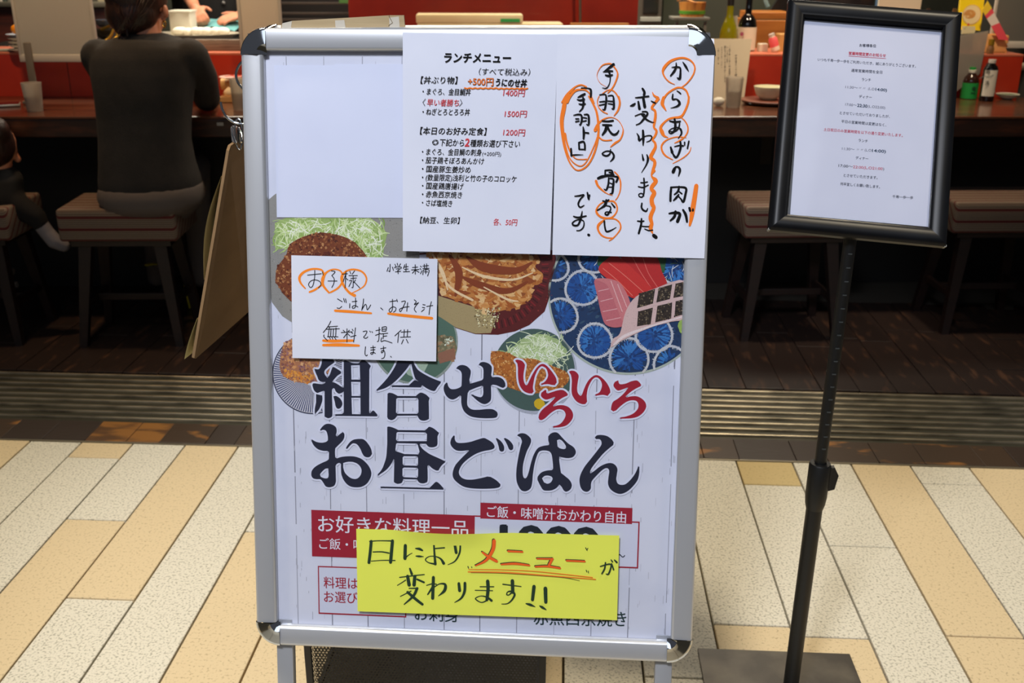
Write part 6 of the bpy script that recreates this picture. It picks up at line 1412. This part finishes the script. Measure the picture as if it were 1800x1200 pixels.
for h_, sx in ((hl, -1), (hr, 1)): m = MB(); an = V((h_.x+sx*.03, 3.72, .045)); m.chain([an-V((0, .01, 0)), an+V((0, .10, -.008)), an+V((0, .16, -.014))], [.042, .038, .028]); m.v = [V((v.x, v.y, max(v.z, .001))) for v in m.v]; o = m.obj('shoe', mat('dark_shoe', (26, 24, 24), .5), wo, smooth=70)
# ---- child at the left edge, back to the camera, kneeling on a stool
ki = thing('person', 'small child in dark clothes at the left edge, one white sock dangling off the stool', 'person', (W(-60, 400, 3.3).x, 3.34, 0)); DKC = mat('dark_childwear', (15, 13, 13), .9)
m = MB(); hd = W(-12, 262, 3.36); head(m, hd, .076, V((.55, .82, -.3))); kn = W(58, 385, 3.30)
o = m.obj('body', SKIN, ki); remesh(o, .006, 3)
m = MB(); f = V((.55, .82, -.3)).normalized(); s_ = f.cross(V((0, 0, 1))).normalized(); m.ball(hd-f*.014+V((0, 0, .014)), (.080, .086, .088), 20, (s_, f, s_.cross(f))); m.ball(W(-10, 230, 3.33), (.05, .05, .05), 14); o = m.obj('hair', HAIR, ki); remesh(o, .008, 3)
m = MB(); m.rings([pr_(295, -45, 22, 3.36, .05), pr_(312, -70, 36, 3.35, .075), pr_(340, -76, 38, 3.34, .085), pr_(365, -70, 42, 3.34, .09), pr_(378, -64, 40, 3.34, .08)], 20, 2.4)
m.chain([W(-20, 352, 3.34)+V((0, 0, .02)), W(30, 366, 3.33)+V((0, 0, .01)), W(62, 380, 3.34)], [.058, .048, .036]); m.chain([W(62, 380, 3.34), W(70, 392, 3.34)], [.036, .030])
o = m.obj('clothes', DKC, ki); remesh(o, .008, 4)
m = MB(); m.chain([W(70, 392, 3.34), W(82, 408, 3.345), W(96, 424, 3.35), W(112, 432, 3.36)], [.027, .026, .028, .022]); o = m.obj('sock', mat('white_sock', (128, 124, 128), .9, bump=(120, .5, .003)), ki, smooth=70); remesh(o, .006, 3)
for i, (a, b) in enumerate((((6, 474), (24, 478)), ((8, 502), (30, 500)))):
    m = MB(); p0, p1 = W(*a, 3.62), W(*b, 3.62); m.tube([p0, p1], .012, 10); tag(m.obj('shoe_stripe', mat('pale_shoe', (150, 140, 132), .7), None, own=True), ['pale band low at the left edge, above the other one', 'pale band low at the left edge, below the other one'][i], 'band')
# ---- cook behind the bench
ch = thing('person', 'cook in black behind the kitchen bench, only forearms and black jacket visible', 'person', (D(375, 40, 2.0).x, D(375, 40, 2.0).y, 0)); BKJ = mat('black_jacket', (14, 13, 14), .8)
cy = D(372, 40, 1.95); X0, Y0 = cy.x, cy.y
m = MB(); m.rings([(V((X0-.19, Y0, z_)), V((X0+.19, Y0, z_)), h_) for z_, h_ in ((.80, .11), (.95, .12), (1.1, .12), (1.25, .125), (1.38, .12))]+[(V((X0-.17, Y0, 1.44)), V((X0+.17, Y0, 1.44)), .10), (V((X0-.07, Y0, 1.49)), V((X0+.07, Y0, 1.49)), .06)], 24, 2.5)
fr_, fl_ = D(352, 27, 1.45), D(410, 33, 1.45); el = V((X0-.27, Y0-.05, 1.12)); er = V((X0+.27, Y0-.05, 1.12))
m.chain([V((X0-.19, Y0, 1.40)), (V((X0-.19, Y0, 1.40))+el)/2, el], [.062, .054, .047]); m.chain([V((X0+.19, Y0, 1.40)), (V((X0+.19, Y0, 1.40))+er)/2, er], [.062, .054, .047])
elb = D(322, -30, 1.75); m.chain([el, elb], [.047, .043]); m.chain([er, D(470, -5, 1.7)], [.047, .043])
for sx in (-1, 1): m.chain([V((X0+sx*.09, Y0, .86)), V((X0+sx*.10, Y0, .46)), V((X0+sx*.10, Y0, .08))], [.085, .062, .045])
o = m.obj('jacket', BKJ, ch); remesh(o, .012, 4)
for sx in (-1, 1): m = MB(); q = V((X0+sx*.10, Y0, .045)); m.chain([q, q-V((0, .14, .012))], [.044, .034]); m.v = [V((v.x, v.y, max(v.z, .001))) for v in m.v]; m.obj('shoe', MATS['dark_shoe'], ch, smooth=70)
m = MB(); head(m, V((X0, Y0-.03, 1.63)), .096, V((-.1, -.9, -.4))); m.chain([V((X0, Y0, 1.44)), V((X0, Y0-.01, 1.56))], [.055, .05])
wr = D(343, 14, 1.5); m.chain([elb, D(334, -4, 1.62), wr], [.036, .033, .025]); hand(m, wr, (D(355, 34, 1.42)-wr), V((0, -.8, .6)), .17, 1.15)
wl = D(425, 26, 1.5); m.chain([D(470, -5, 1.7), wl], [.036, .027]); hand(m, wl, (D(396, 33, 1.44)-wl), V((0, -.5, .9)), .16, .35, -1)
o = m.obj('body', SKIN, ch); remesh(o, .0055, 3)
m = MB(); m.ball(V((X0, Y0+.0, 1.68)), (.092, .10, .085), 20); m.obj('cap', BKJ, ch, smooth=70)
m = MB(); m.ball(D(393, 5, 1.83)+V((0, -.0, 0)), .009, 10); m.obj('button', mat('button_grey', (120, 118, 116), .4), ch)
# ---------------------------------------------------------------- tidy
COL.objects.unlink(_to); bpy.data.objects.remove(_to)
for o in SC.objects:
    if '_L' in o: del o['_L']
